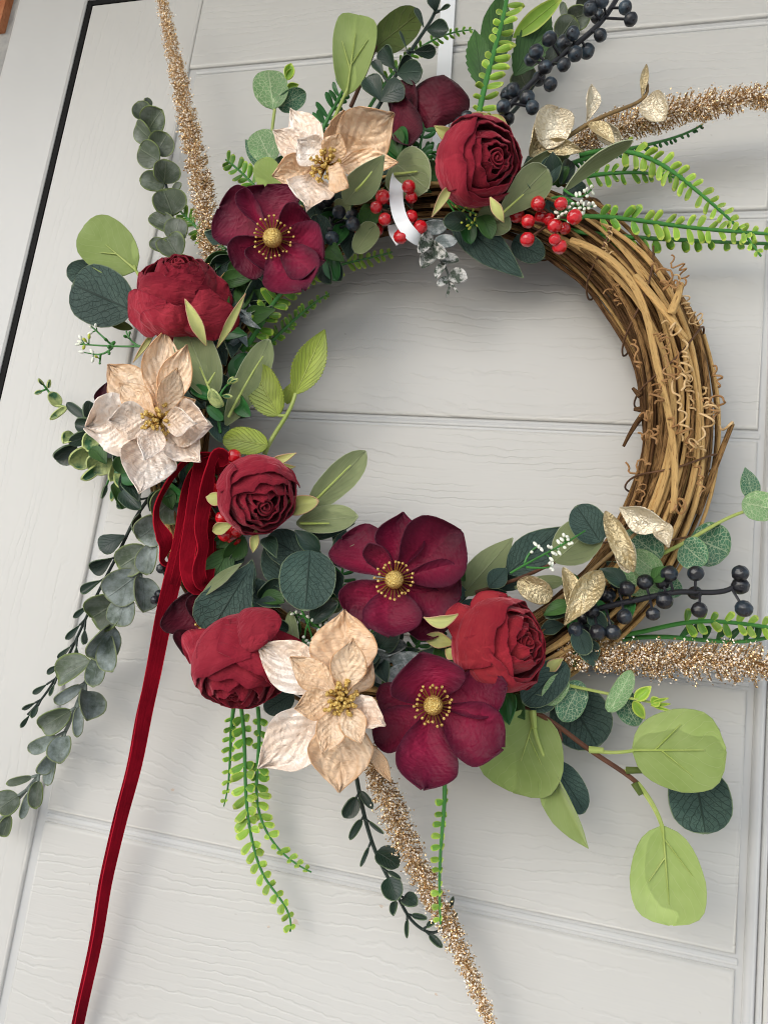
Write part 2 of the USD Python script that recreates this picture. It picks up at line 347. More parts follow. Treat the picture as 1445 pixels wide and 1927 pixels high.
M = {}
M['door_h'] = grained('door_paint_across', (.515, .505, .475), (.555, .546, .518), 'x')
M['door_v'] = grained('door_paint_upright', (.515, .505, .475), (.555, .546, .518), 'z', .4)
M['frame'] = plain('frame_paint', (.53, .525, .505), (.56, .555, .535), 5, .35, .4, bump=.05)
M['bead'] = plain('groove_paint', (.49, .49, .48), (.515, .515, .505), 8, .4, .4, bump=.05)
M['unseen_soffit'] = plain('unseen_soffit_white', (.62, .60, .56), (.66, .64, .6), 3, .6, .3, bump=.05)
M['rubber'] = plain('black_seal', (.004, .004, .004), (.008, .008, .008), 60, .7, .15)
M['brick'] = plain('red_brick', (.36, .13, .06), (.48, .2, .1), 60, .9, .1, bump=.7, bdist=.004, bscale=120)
M['mortar'] = plain('grey_mortar', (.3, .3, .29), (.4, .39, .37), 90, .95, .1, bump=.5, bdist=.002)
M['strap'] = plain('white_strap', (.78, .8, .82), (.82, .84, .86), 20, .25, .5, bump=.03)
M['rose'] = cloth('rose_cloth', (.22, .012, .026), (.33, .030, .046), 45, .88, .4, .10, .6, .0018, 130, .10, edge=((.15, .007, .018), .9, 1.05), crs=.5, tint=(1, .35, .4))
M['rose_or'] = cloth('warm_rose_cloth', (.25, .013, .025), (.36, .036, .042), 45, .88, .4, .10, .6, .0018, 130, .10, edge=((.19, .009, .02), .9, 1.05), crs=.5, tint=(1, .35, .4))
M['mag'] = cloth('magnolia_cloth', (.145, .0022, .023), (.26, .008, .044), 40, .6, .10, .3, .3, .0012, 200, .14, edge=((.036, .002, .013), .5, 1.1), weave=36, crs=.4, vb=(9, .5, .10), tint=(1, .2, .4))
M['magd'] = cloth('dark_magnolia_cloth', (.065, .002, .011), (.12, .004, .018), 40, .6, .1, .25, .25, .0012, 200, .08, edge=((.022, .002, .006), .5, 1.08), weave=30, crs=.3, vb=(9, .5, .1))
M['satin'] = cloth('champagne_satin', (.75, .46, .235), (.91, .73, .53), 30, .28, .25, .75, .3, .0008, 260, .20, weave=110, coat=.45, crs=.6, vb=(5, .6, .3), metallic=.15, edge=((.68, .40, .2), .93, 1.0))
M['pearl'] = cloth('pearl_satin', (.85, .64, .47), (.96, .90, .84), 34, .22, .25, .8, .3, .0008, 260, .18, weave=110, coat=.6, crs=.65, vb=(5, .6, .3), metallic=.18)  # pearl cloth; its whiter mottling also stands in for sheen highlights
M['velvet'] = cloth('red_velvet', (.07, .0006, .004), (.18, .0025, .010), 34, .95, .55, .06, .3, .0006, 900, .0, edge=((.34, .008, .02), .9, .97), tint=(1.0, .06, .1), crs=.22)  # bright edge colour paints in the rim highlight along the ribbon
M['sepal'] = leafm('sepal_cloth', (.42, .45, .14), (.5, .5, .2), (.5, .52, .25), 5, rough=.7, vmix=.3, vbump=.2, rim=(.55, .33, .2), rimw=.93)
M['sepalp'] = leafm('pink_sepal_cloth', (.55, .3, .2), (.6, .4, .25), (.5, .45, .25), 5, rough=.7, vmix=.3, vbump=.2)
M['lime'] = leafm('lime_leaf_cloth', (.235, .325, .08), (.345, .435, .155), (.40, .46, .20), 6, .55, .035, .0, rough=.75, spec=.25, vmix=.4, vbump=.3, sheen=.2, transl=.22, scale=30)
M['olive'] = leafm('olive_leaf_cloth', (.075, .115, .022), (.12, .16, .035), (.15, .16, .06), 5, rough=.6, vmix=.4, transl=.2)
M['teal'] = leafm('dark_leaf_cloth', (.034, .068, .056), (.058, .10, .08), (.008, .02, .014), 8, .45, .07, .05, net=(13, 8, .05, .55), rough=.6, spec=.3, vmix=.75, rim=(.20, .26, .15), rimw=.965)
M['green'] = leafm('green_leaf_cloth', (.03, .085, .02), (.06, .14, .035), (.02, .05, .015), 8, .45, .08, .05, rough=.45, vmix=.6)
M['sage'] = leafm('sage_leaf_cloth', (.16, .20, .088), (.23, .265, .13), (.32, .36, .2), 4, .9, .03, .05, rough=.8, spec=.2, vmix=.5, sheen=.25, rim=(.36, .40, .25), rimw=.965)
M['serr'] = leafm('serrated_leaf', (.25, .33, .035), (.35, .43, .07), (.50, .55, .18), 8, .5, .08, .05, rough=.38, spec=.45, vmix=.5, vbump=1.0, transl=.25)
M['euc'] = leafm('grey_eucalyptus', (.07, .095, .07), (.10, .13, .10), (.2, .24, .21), 4, .6, .03, .05, rough=.5, vmix=.4, bloom=((.33, .38, .37), 75, .38, .62, .85), rim=(.2, .24, .12), rimw=.92)
M['eucd'] = leafm('dull_eucalyptus', (.055, .075, .045), (.095, .12, .08), (.18, .21, .14), 4, .6, .04, .06, rough=.42, vmix=.6, bloom=((.28, .31, .28), 75, .44, .7, .6), rim=(.17, .22, .08), rimw=.9)
M['vine'] = leafm('dark_plastic_leaf', (.008, .022, .014), (.016, .034, .022), (.05, .08, .06), 6, .5, .06, .05, rough=.35, spec=.5, vmix=.5, rim=(.08, .12, .06), rimw=.95, transl=.03)
M['net'] = leafm('white_veined_leaf', (.04, .14, .07), (.08, .21, .12), (.42, .52, .34), 5, .5, .05, .05, net=(11, 7, .07, 1.0), rough=.45, vmix=.8, transl=.2, rim=(.2, .34, .16), rimw=.95)
M['netp'] = leafm('pale_white_veined_leaf', (.16, .30, .12), (.22, .37, .17), (.48, .58, .35), 5, .5, .05, .05, net=(11, 7, .07, 1.0), rough=.45, vmix=.8, transl=.25, rim=(.3, .42, .2), rimw=.95)
M['varie'] = leafm('variegated_plastic', (.03, .10, .045), (.05, .15, .06), (.02, .06, .03), 5, rough=.35, vmix=.3, bloom=((.48, .55, .22), 60, .45, .62, 1.0), rim=(.45, .52, .2), rimw=.88)
M['budy'] = plain('yellow_bud', (.5, .52, .06), (.4, .5, .1), 90, .45)
M['fern'] = leafm('fern_plastic', (.085, .24, .025), (.14, .31, .035), (.2, .36, .08), 2, .3, .0, .08, rough=.4, spec=.4, vmix=.4, rim=(.36, .50, .07), rimw=.8, transl=.2, val=.09)
M['fernl'] = leafm('light_fern_plastic', (.19, .36, .035), (.28, .45, .06), (.35, .48, .1), 2, .3, .0, .08, rough=.4, spec=.4, vmix=.4, rim=(.46, .57, .10), rimw=.8, transl=.2, val=.09)
M['fernd'] = leafm('dark_fern_plastic', (.02, .10, .025), (.035, .15, .035), (.06, .2, .06), 2, .3, .0, .08, rough=.35, spec=.5, vmix=.4, transl=.15, val=.07)
M['fstem'] = plain('fern_stem', (.03, .15, .025), (.05, .2, .04), 60, .4, .5)
M['lstem'] = plain('pale_stem', (.28, .36, .08), (.36, .42, .13), 60, .55)
M['bstem'] = plain('brown_stem', (.07, .028, .015), (.11, .045, .025), 90, .6)
M['dstem'] = plain('dark_stem', (.012, .022, .018), (.02, .032, .026), 60, .45)
M['estem'] = plain('grey_stem', (.12, .15, .13), (.2, .23, .2), 90, .6)
M['kstem'] = plain('black_stem', (.008, .008, .011), (.016, .016, .02), 60, .4)
M['goldleaf'] = cloth('gold_leaf', (.42, .33, .17), (.62, .52, .33), 70, .32, 0, .6, .9, .0015, 420, .0, weave=14, metallic=.75, crs=.5)
M['goldlight'] = cloth('pale_gold_leaf', (.60, .51, .36), (.78, .70, .54), 70, .32, 0, .6, .9, .0015, 420, .0, weave=14, metallic=.7, crs=.5)
M['gstem'] = plain('gold_stem', (.17, .105, .045), (.3, .2, .085), 120, .5, .4, .4)
M['glit'] = plain('rose_gold_glitter', (.58, .34, .14), (1.0, .80, .50), 1100, .2, .6, .95, bump=.0, lo=.42, hi=.58)
M['glitp'] = plain('pale_sparkle_glitter', (.92, .78, .60), (.97, .92, .86), 500, .35, .6, .3, bump=.0)  # light grain colour stands in for white sparkle
M['gcore'] = plain('glitter_core', (.30, .17, .07), (.45, .28, .12), 300, .4, .5, .5)
M['gold'] = plain('gold_glitter', (.50, .30, .06), (.90, .68, .24), 900, .25, .6, .75, bump=.8, bdist=.0015, bscale=1500)
M['goldw'] = plain('gold_filament', (.35, .19, .05), (.55, .34, .1), 300, .3, .6, .8)
M['frost'] = leafm('frosted_leaf', (.045, .065, .045), (.09, .115, .085), (.3, .33, .3), 5, rough=.7, vmix=.3, bloom=((.66, .65, .62), 190, .45, .56, .95))
M['frostg'] = leafm('grey_frosted_leaf', (.13, .165, .16), (.2, .24, .24), (.05, .07, .07), 5, rough=.7, vmix=.4, bloom=((.50, .53, .54), 190, .45, .58, .7))
M['redb'] = plain('red_berry', (.42, .004, .010), (.5, .008, .014), 60, .16, .6, coat=.6, bump=.05)
M['blackb'] = plain('black_berry', (.005, .005, .007), (.02, .035, .05), 90, .3, .5, coat=.3, lo=.52, hi=.8)
M['blueb'] = plain('blue_black_berry', (.006, .007, .010), (.05, .08, .11), 110, .35, .5, coat=.2, lo=.45, hi=.75)
M['white'] = plain('white_bud', (.72, .75, .62), (.82, .83, .76), 60, .5)
M['twig'] = plain('vine_bark', (.075, .034, .012), (.36, .205, .08), 1.0, .85, .15, bump=1.0, bdist=.0015, bscale=2.0, stretch=(7, 11, 1), lo=.37, hi=.54)
M['twigl'] = plain('pale_vine_bark', (.20, .10, .034), (.52, .33, .13), 1.0, .8, .15, bump=.7, bdist=.001, bscale=2.0, stretch=(7, 11, 1), lo=.33, hi=.45)
M['twigd'] = plain('dark_vine_bark', (.04, .018, .008), (.18, .095, .04), 1.0, .9, .15, bump=.9, bdist=.0013, bscale=2.0, stretch=(7, 11, 1))
M['tend'] = plain('tendril_bark', (.45, .29, .12), (.66, .46, .24), 120, .6)
M['tendd'] = plain('brown_tendril', (.26, .13, .045), (.36, .2, .08), 120, .6)
M['wire'] = plain('rusty_wire', (.10, .05, .025), (.16, .08, .04), 150, .55, .5, .5)
M['pave'] = plain('paving', (.42, .40, .37), (.48, .46, .43), 3, .9, .2)
M['smudge'] = plain('clay_smudge', (.52, .42, .34), (.5, .44, .38), 200, .7)

# ------------------------------------------------------------------ the setting: door, frame, brick, hanger, ground
def rbox(lo, hi, r, steps=3):
    """box whose front (-y) edges are rounded"""
    lo, hi = np.asarray(lo, float), np.asarray(hi, float)
    pts = []
    for k in range(steps + 1):
        a = math.pi / 2 * k / steps
        i, y = r * (1 - math.sin(a)), lo[1] + r * (1 - math.cos(a))
        for x in (lo[0] + i, hi[0] - i):
            for z in (lo[2] + i, hi[2] - i):
                pts.append((x, y, z))
    for x in (lo[0], hi[0]):
        for z in (lo[2], hi[2]):
            pts.append((x, hi[1], z))
    m = trimesh.convex.convex_hull(np.array(pts))
    return np.array(m.vertices), np.array(m.faces), None

def prism(poly, z0, z1):
    """closed prism over an x, y polygon"""
    from shapely import Polygon
    m = trimesh.creation.extrude_polygon(Polygon(poly), z1 - z0, engine='earcut'); m.apply_translation([0, 0, z0])
    return np.array(m.vertices), np.array(m.faces), None

PITCH, PW, GAPX = 0.15, 0.4513, -0.1168
ZG = [0.0, -0.148, -0.2994, -0.4502, -0.6, -0.75]
g = 0.0038                                   # half a groove
door = thing('door', 'pale grey composite door with embossed wood grain and horizontal grooved panels', 'door', (0.2, 0, -1.0))
def dp(name, m, mt, **k): part(door, name, m, mt, smooth=35, **k)
dp('core', box((GAPX + .001, .0034, -1.45), (PW + .1305, .044, .078)), M['bead'])
dp('left_stile', rbox((GAPX, 0, -1.45), (-g, .02, .0797), .003), M['door_v'])
dp('right_stile', rbox((PW + .0135, 0, -1.45), (PW + .131, .02, .0797), .002), M['door_v'])
dp('top_rail', rbox((-g + .0002, .0003, ZG[0] + g), (PW + .003, .02, .0794), .0025), M['door_h'])
for k in range(5):
    dp('plank', rbox((g * .9, 0, ZG[k + 1] + g), (PW - .001, .02, ZG[k] - g), .0030), M['door_h'])
dp('plank', rbox((g * .9, 0, -1.2), (PW - .001, .02, ZG[5] - g), .0026), M['door_h'])
for z in ZG:
    t_ = tube(np.array([[x, 0, 0] for x in np.linspace(g, PW, 30)]), .0019, 12)
    dp('bead', (t_[0] * [1, .75, 1] + [0, .0033, z], t_[1], None), M['bead'])
for xx, r in ((PW + .0062, .0031), (PW + .0115, .0017)):
    dp('bead', tube(np.array([[xx, .0022, z] for z in np.linspace(-1.45, .07, 24)]), r, 12), M['bead'])
rs = np.random.default_rng(5)
for x, y, r in ((556, 1737, 8), (718, 1706, 5), (820, 1872, 4), (325, 1487, 5), (505, 1745, 3)):
    c = P(x, y, 0.0001); a = np.linspace(0, 2 * np.pi, 15)[:-1]
    rr = px(r * .75, c) * (1 + .35 * rs.standard_normal(14).clip(-1, 1))
    v = np.vstack([c + [0, -.0003, 0]] + [c + [q * math.cos(t) * 1.5, .0002, q * math.sin(t)] for q, t in zip(rr, a)])
    dp('smudge', (v, np.array([[0, 1 + i, 1 + (i + 1) % 14] for i in range(14)]), None), M['smudge'])

fr = thing('door_frame', 'pale grey door frame beside the black seal along the left edge', 'door frame', (-.15, 0, -1.0))
part(fr, 'jamb', prism([(-.1222, .02), (-.1222, -.0002), (-.1236, -.0018), (-.1478, -.0030), (-.186, -.0105), (-.1885, -.009), (-.1885, .05), (-.1222, .05)], -1.45, .14), M['frame'], smooth=15)
part(fr, 'head', box((-.1215, -.002, .0848), (PW + .2, .05, .14), .002), M['frame'], smooth=15)
part(fr, 'seal', box((-.1221, .0006, -1.45), (-.1169, .03, .0846)), M['rubber'], smooth=False)
part(fr, 'seal', box((-.1174, .0006, .0799), (PW + .132, .03, .0846)), M['rubber'], smooth=False)

wall = thing('brick_wall', 'orange red brick wall edge in the upper left corner beside the door frame', 'wall', (-.3, 0, -1.0))
part(wall, 'mortar', box((-.62, .004, -1.45), (-.1875, .06, .5)), M['mortar'], smooth=False)
for r in range(-16, 6):
    z0 = .0625 + r * .075
    off = 0.0 if r % 2 else .1125
    for k in range(2):
        x1 = -.2035 - k * .225 + (off if k == 0 else off) - (.1125 if r % 2 == 0 else 0)
        x1 -= .006 if r >= 0 else .02
        m = trimesh.creation.box(bounds=[(x1 - .215, -.0045, z0), (x1, .05, z0 + .065)])
        v = np.array(m.vertices) + rs.uniform(-.0015, .0015, (8, 3))
        part(wall, 'brick', (v, np.array(m.faces), None), M['brick'], smooth=False)
part(wall, 'sealant', tube(np.array([[-.194 + .0012 * math.sin(z * 60), .004, z] for z in np.linspace(-1.4, .14, 80)]), .0065, 8), M['mortar'])

gnd = usdkit.mesh(stage, '/World/ground', trimesh.Trimesh([[-300, -300, -1.46], [300, -300, -1.46], [300, 300, -1.46], [-300, 300, -1.46]], [[0, 1, 2], [0, 2, 3]], process=False), M['pave'])  # ground out of view, bounces light up onto the door
gnd.GetPrim().SetCustomDataByKey('kind', 'structure')

pr = usdkit.mesh(stage, '/World/porch_canopy', trimesh.creation.box(bounds=[(-.75, -.66, .32), (1.15, -.004, .40)]), M['unseen_soffit'])  # canopy out of view above the door, placed to darken its upper part
pr.GetPrim().SetCustomDataByKey('kind', 'structure')

# ------------------------------------------------------------------ builders of plant pieces
SEED = [100]
def nxt():
    SEED[0] += 1
    return SEED[0]

def S3(pts, n=40):
    """spline through photograph points (x, y, h)"""
    return spline([P(*p) for p in pts], n)

def leaf(t, name, d, mt, **k):
    """d = bx, by, bh, tx, ty, th, width in photograph pixels"""
    b, e = P(*d[:3]), P(*d[3:6])
    w = px(d[6], (b + e) / 2)
    k.setdefault('seed', nxt())
    return part(t, name, sheet(b, e, w, **k), M[mt])

def stem(t, pts, r0, r1, mt, name='stem', n=24, sides=6):
    c = S3(pts, n)
    part(t, name, tube(c, np.linspace(px(r0, c[0]), px(r1, c[-1]), len(c)), sides), M[mt])
    return c

def frond(label, pts, mt, lens, gap, wid, sides='lr', start=0.0, r=(4, 1.6), ang=62, group=None, taper=.35, bright=None, lift=.25, name='fern_frond', th=.0010, prof='frond'):
    """a plastic fern frond: stem and leaflets (lens = leaflet length in pixels left, right)"""
    t = thing(name, label, 'fern', P(*pts[0]), group)
    L = sum(math.dist(a[:2], b[:2]) for a, b in zip(pts, pts[1:]))
    n = max(20, int(L / 6))
    c = stem(t, pts, r[0], r[1], 'fstem', n=n)
    T = nrm(np.gradient(c, axis=0))
    s = np.r_[0, np.cumsum(np.linalg.norm(np.diff(c, axis=0), axis=1))]
    gm = px(gap, c[n // 2]); k = int((s[-1] * (1 - start)) / gm)
    rng = np.random.default_rng(nxt())
    for i in range(k + 1):
        f = start + (1 - start) * (i + .3) / (k + 1)
        j = int(np.clip(np.searchsorted(s, f * s[-1]), 1, n - 1))
        p = c[j]; v = view(p); side = np.cross(T[j], v)
        size = min(1.0, .7 + f * 1.2) * (1 - (1 - taper) * max(0, (f - .3) / .7) ** 1.5)
        for q, ln in zip((-1, 1), lens):
            if not ln or rng.random() < .03 or (q < 0 and 'l' not in sides) or (q > 0 and 'r' not in sides):
                continue
            l = px(ln, p) * size * rng.uniform(.85, 1.14)
            a = math.radians(ang + rng.uniform(-14, 12))
            d = nrm(T[j] * math.cos(a) + side * q * math.sin(a) + v * rng.uniform(-.1, .1 + lift))
            mm = mt if bright is None or f < bright + rng.uniform(-.1, .1) else 'fernl'
            part(t, 'leaflet', sheet(p + d * l * .06, p + d * l, px(wid, p) * (size * .6 + .4) * rng.uniform(.72, 1.0), prof, side=rng.uniform(-.08, .08), twist=rng.uniform(-50, 50), roll=rng.uniform(-30, 30), bend=rng.uniform(-.05, .1), cup=-.15, nu=6, nv=4, th=th, seed=nxt()), M[mm])
    return t

def sprig(name, label, cat, stempts, leaves, mt, smt='dstem', r=(4, 1.5), h=None, prof='round', cup=.24, bend=.05, rollr=34, group=None, ratio=1.15, th=.0007):
    """garland: stem through pixels, leaves given by (centre x, y, width[, length, material]) attached to the nearest stem point"""
    t = thing(name, label, cat, P(*stempts[0]), group)
    c = S3(stempts, 60); ws_ = 1.22 if name == 'eucalyptus_sprig' else 1.0
    hh = -c[:, 1]
    part(t, 'stem', tube(c, np.linspace(px(r[0], c[0]), px(r[1], c[-1]), 60), 6), M[smt])
    # pixels of the stem points
    d = c - CAM; z = -(d @ BACK)
    sp = np.stack([CX + FPX * (d @ RIGHT) / z, CY - FPX * (d @ UP) / z], 1)
    rng = np.random.default_rng(nxt())
    for lf in leaves:
        x, y, w = lf[:3]; m_ = lf[4] if len(lf) > 4 and lf[4] else mt
        dd = np.hypot(sp[:, 0] - x, sp[:, 1] - y); i = int(dd.argmin())
        # the leaf leaves the stem a little nearer its foot
        i = max(0, i - 3)
        base = sp[i]; ctr = np.array([x, y], float); ax = ctr - base
        la = np.hypot(*ax)
        ln = lf[3] if len(lf) > 3 and lf[3] else max(w * ratio, la * 1.6)
        if la < 1: ax = np.array([1.0, 0]); la = 1
        ax = ax / la
        b = ctr - ax * ln / 2; e = ctr + ax * ln / 2
        h0 = hh[i] + .001; h1 = h0 + rng.uniform(.0, .010)
        if np.hypot(*(b - base)) > 6:
            q = [P(*base, h0 - .001), P(*((base + b) / 2), h0 + .001), P(*b, h0 + .0012)]
            part(t, 'leaf_stalk', tube(spline(q, 6), px(max(1.5, r[1]), q[0]), 5), M[smt])
        part(t, 'leaf', sheet(P(*b, h0 + .001), P(*e, h1 + .001), px(w * ws_, P(*ctr, h0)), prof, roll=rng.uniform(-rollr, rollr), bend=bend * rng.uniform(.3, 1.5), cup=cup * rng.uniform(.2, 1.4), ruf=.05, nu=10, nv=6, th=th, seed=nxt()), M[m_])
    return t

def berries(name, label, pts, r, mt, h, stempts=None, smt='kstem', sr=(4, 2.5), group=None, calyx=True, smooth=2):
    t = thing(name, label, 'berries', P(pts[0][0], pts[0][1], h), group)
    c = None
    if stempts:
        c = S3(stempts, 40)
        part(t, 'stem', tube(c, np.linspace(px(sr[0], c[0]), px(sr[1], c[-1]), 40), 7), M[smt])
    rng = np.random.default_rng(nxt())
    cen = np.mean([P(p[0], p[1], h - .012) for p in pts], axis=0)
    for p in pts:
        hh = p[2] if len(p) > 2 else h + rng.uniform(-.006, .006)
        b = P(p[0], p[1], hh); rad = px(r, b) * rng.uniform(.84, 1.08)
        if c is not None:
            a = c[np.argmin(np.linalg.norm(c - b, axis=1) + .004 * np.arange(40)[::-1] / 40)]
        else:
            a = cen
        mid = (a + b) / 2 + view(b) * .002
        part(t, 'berry_stalk', tube(spline([a, mid, b], 8), px(2.6, b), 6), M[smt])
        out = nrm(b - a + view(b) * .012)
        bb = part(t, 'berry', ball(b, rad, 3, (1, rng.uniform(.93, 1.02), rng.uniform(.9, 1.04)), out, .12, nxt()), M[mt])
        if calyx:
            part(bb, 'calyx', ball(b + out * rad * .93, rad * .2, 1, (1, 1, .5), out), M[smt])
    return t

def flower_petal(t, c, hc, tp, mt, label=None, **k):
    """petal from the flower's centre pixel c to its tip pixel (x, y, h, width)"""
    x, y, h, w = tp[:4]
    kk = dict(k)
    if len(tp) > 4: kk.update(tp[4])
    m_ = kk.pop('mat', mt)
    cx, cy = kk.pop('at', c)
    f = kk.pop('start', .10)
    b = P(cx + (x - cx) * f, cy + (y - cy) * f, kk.pop('hb', hc))
    e = P(x, y, h)
    kk.setdefault('seed', nxt())
    return part(t, 'petal', sheet(b, e, px(w, (b + e) / 2), **kk), M[m_], label)

MAGK = dict(bend=-.10, cup=.30, ruf=.20, nu=20, nv=16, th=.0006, tip=-.06, rs=3.6)
def magnolia(label, c, h, petals, mt='mag', centre=22, stamens=26, group=None):
    t = thing('magnolia', label, 'flower', P(c[0], c[1], h), group)
    rq = np.random.default_rng(nxt())
    for p in petals:
        p = (c[0] + (p[0] - c[0]) * .96, c[1] + (p[1] - c[1]) * .96) + tuple(p[2:])
        flower_petal(t, c, h - .004, p, mt, prof='petal', bend=-.10, cup=.22, ruf=.12, nu=18, nv=14, th=.0006)
    if centre:
        b = P(c[0], c[1], h + .004); rad = px(centre * .8, b); v = nrm(view(b))
        part(t, 'centre_ball', ball(b, rad, 3, rough=.05, seed=nxt()), M['gold'])
        e1 = nrm(np.cross(v, [0, 0, 1.0])); e2 = np.cross(v, e1)
        rng = np.random.default_rng(nxt()); fl = []
        for i in range(stamens):
            a = 2 * np.pi * (i + rng.uniform(-.3, .3)) / stamens
            d = e1 * math.cos(a) + e2 * math.sin(a)
            l = rad * rng.uniform(.6, 1.15)
            q = spline([b + d * rad * .55 - v * rad * .7, b + d * (rad + l * .45) - v * rad * .25, b + d * (rad + l) + v * rad * rng.uniform(.1, .9)], 8)
            s = part(t, 'stamen', tube(q, np.linspace(.00045, .00032, 8), 5), M['goldw'])
            part(s, 'anther', ball(q[-1], .00085, 1), M['gold'])
    return t

def poinsettia(label, c, h, petals, group=None, n=17):
    t = thing('poinsettia', label, 'flower', P(c[0], c[1], h), group)
    for p in petals:
        flower_petal(t, c, h - .003, p, 'satin', prof='poin', bend=-.04, cup=.14, ruf=.17, fold=.10, nu=22, nv=14, th=.0005, rs=5.0)
    rng = np.random.default_rng(nxt())
    b0 = P(c[0], c[1], h); v = view(b0); e1 = nrm(np.cross(v, [0, 0, 1.0])); e2 = np.cross(v, e1)
    for i in range(n):
        a = i * 2.4; rr = px(31, b0) * math.sqrt((i + .4) / n)
        e = b0 + (e1 * math.cos(a) + e2 * math.sin(a)) * rr + v * rng.uniform(.006, .013)
        s = part(t, 'stamen', tube(spline([b0, (b0 + e) / 2 + v * .002, e], 7), .0007, 5), M['goldw'])
        ms = [ball(e + rng.normal(0, .0010, 3), rng.uniform(.0008, .0014), 1, rough=.4, seed=nxt()) for _ in range(5)]
        part(s, 'glitter_bud', join(ms), M['gold'])
    return t

def rose(label, c, h, r, axis, mt, extra=(), sepals=(), seed=0, group=None, zs=1.0, spin=0.0):
    """layered rose: petals wrapped on a ball that opens along axis (right, up, towards the viewer)"""
    o = P(c[0], c[1], h); Rm = px(r, o)
    t = thing('rose', label, 'flower', o, group)
    v = view(o)
    rt = nrm(RIGHT - v * (RIGHT @ v)); up = np.cross(v, rt)
    w = nrm(rt * axis[0] + up * axis[1] + v * axis[2])
    e1 = nrm(np.cross(w, [.3, .2, .9])); e2 = np.cross(w, e1)
    rng = np.random.default_rng(seed + 7)
    def petal(phi0, alpha, rho, th1, lip, zsc=1.0, zoff=0.0, crum=.042, th0=.10):
        u = np.linspace(0, 1, 30); vv = np.linspace(-1, 1, 34)
        U, V = np.meshgrid(u, vv, indexing='ij')
        off = rng.uniform(0, 40, 3)
        nz = lambda f, o: meshkit.fbm(np.stack([U * f + off[0], V * f + off[1] + o, np.full_like(U, off[2] + o)], -1), 3, seed=int(off[0] * 10)) - .5
        T = 1 - .17 * np.abs(V) ** 2.6 + .14 * nz(2.2, 3.0) * np.minimum(1, U * 2)
        th = math.pi * (th0 + (th1 - th0) * U * T)
        s = np.clip((U - .62) / .38, 0, 1); s = s * s * (3 - 2 * s)
        rr = rho * np.sin(th) + lip * s + crum * nz(2.6, 0) * (.4 + U) + .035 * np.abs(V) ** 3 * (.3 + U)
        rr = rr + .03 * np.sin(V * 9 + off[1]) * s
        cr = np.abs(nz(3.4, 5.0)); cr2 = np.abs(nz(6.0, 2.0)); rr = rr - .030 * np.maximum(0, .10 - cr) / .10 * np.minimum(1, U * 2) - .014 * np.maximum(0, .09 - cr2) / .09
        zz = -np.cos(th) * zsc * zs + zoff - .35 * lip * s + crum * .7 * nz(3.1, 7.0) * U
        ph = phi0 + alpha * V * (.55 + .45 * np.sin(np.pi / 2 * np.minimum(1, U * 1.7))) + .12 * nz(1.7, 11.) 
        G = o + Rm * (rr[..., None] * (e1 * np.cos(ph)[..., None] + e2 * np.sin(ph)[..., None]) + zz[..., None] * w)
        uv = np.stack([U, V * .5 + .5], -1)
        part(t, 'petal', thicken(G, uv, .0006), M[mt])
    for n, alpha, rho, th1, lip, zsc in ((3, 1.35, 1.0, .715, .04, .97), (3, 1.3, .86, .765, .06, .98), (3, 1.25, .67, .80, .06, .98), (3, 1.3, .46, .84, .06, .97)):
        s0 = rng.uniform(0, 6.28) + spin
        for i in range(n):
            petal(s0 + 2 * math.pi * i / n + rng.uniform(-.15, .15), alpha, rho * rng.uniform(.97, 1.03), th1 + rng.uniform(-.025, .02), lip * rng.uniform(.5, 1.3), zsc)
    # rolled heart
    a = np.linspace(0, 5.2 * math.pi, 90); q = np.linspace(0, 1, 10)
    A, Q = np.meshgrid(a, q, indexing='ij')
    rr = (.04 + .20 * A / a[-1]) * (.75 + .3 * Q); zz = .15 + (.66 - .06 * A / a[-1]) * Q + .03 * np.sin(A * 2.3)
    G = o + Rm * (rr[..., None] * (e1 * np.cos(A)[..., None] + e2 * np.sin(A)[..., None]) + zz[..., None] * w)
    part(t, 'heart', thicken(G, np.stack([Q * .8, A / a[-1]], -1), .0005), M[mt])
    for p in extra:
        flower_petal(t, c, h, p, mt, prof='petal', bend=.12, cup=-.1, ruf=.14, nu=18, nv=14, th=.0006)
    for p in sepals:
        m_ = p[7] if len(p) > 7 else 'sepal'
        k = p[8] if len(p) > 8 else {}
        leaf(t, 'sepal', p, m_, **{'prof': 'lance', 'bend': .12, 'cup': .3, 'ruf': .12, **k})
    return t

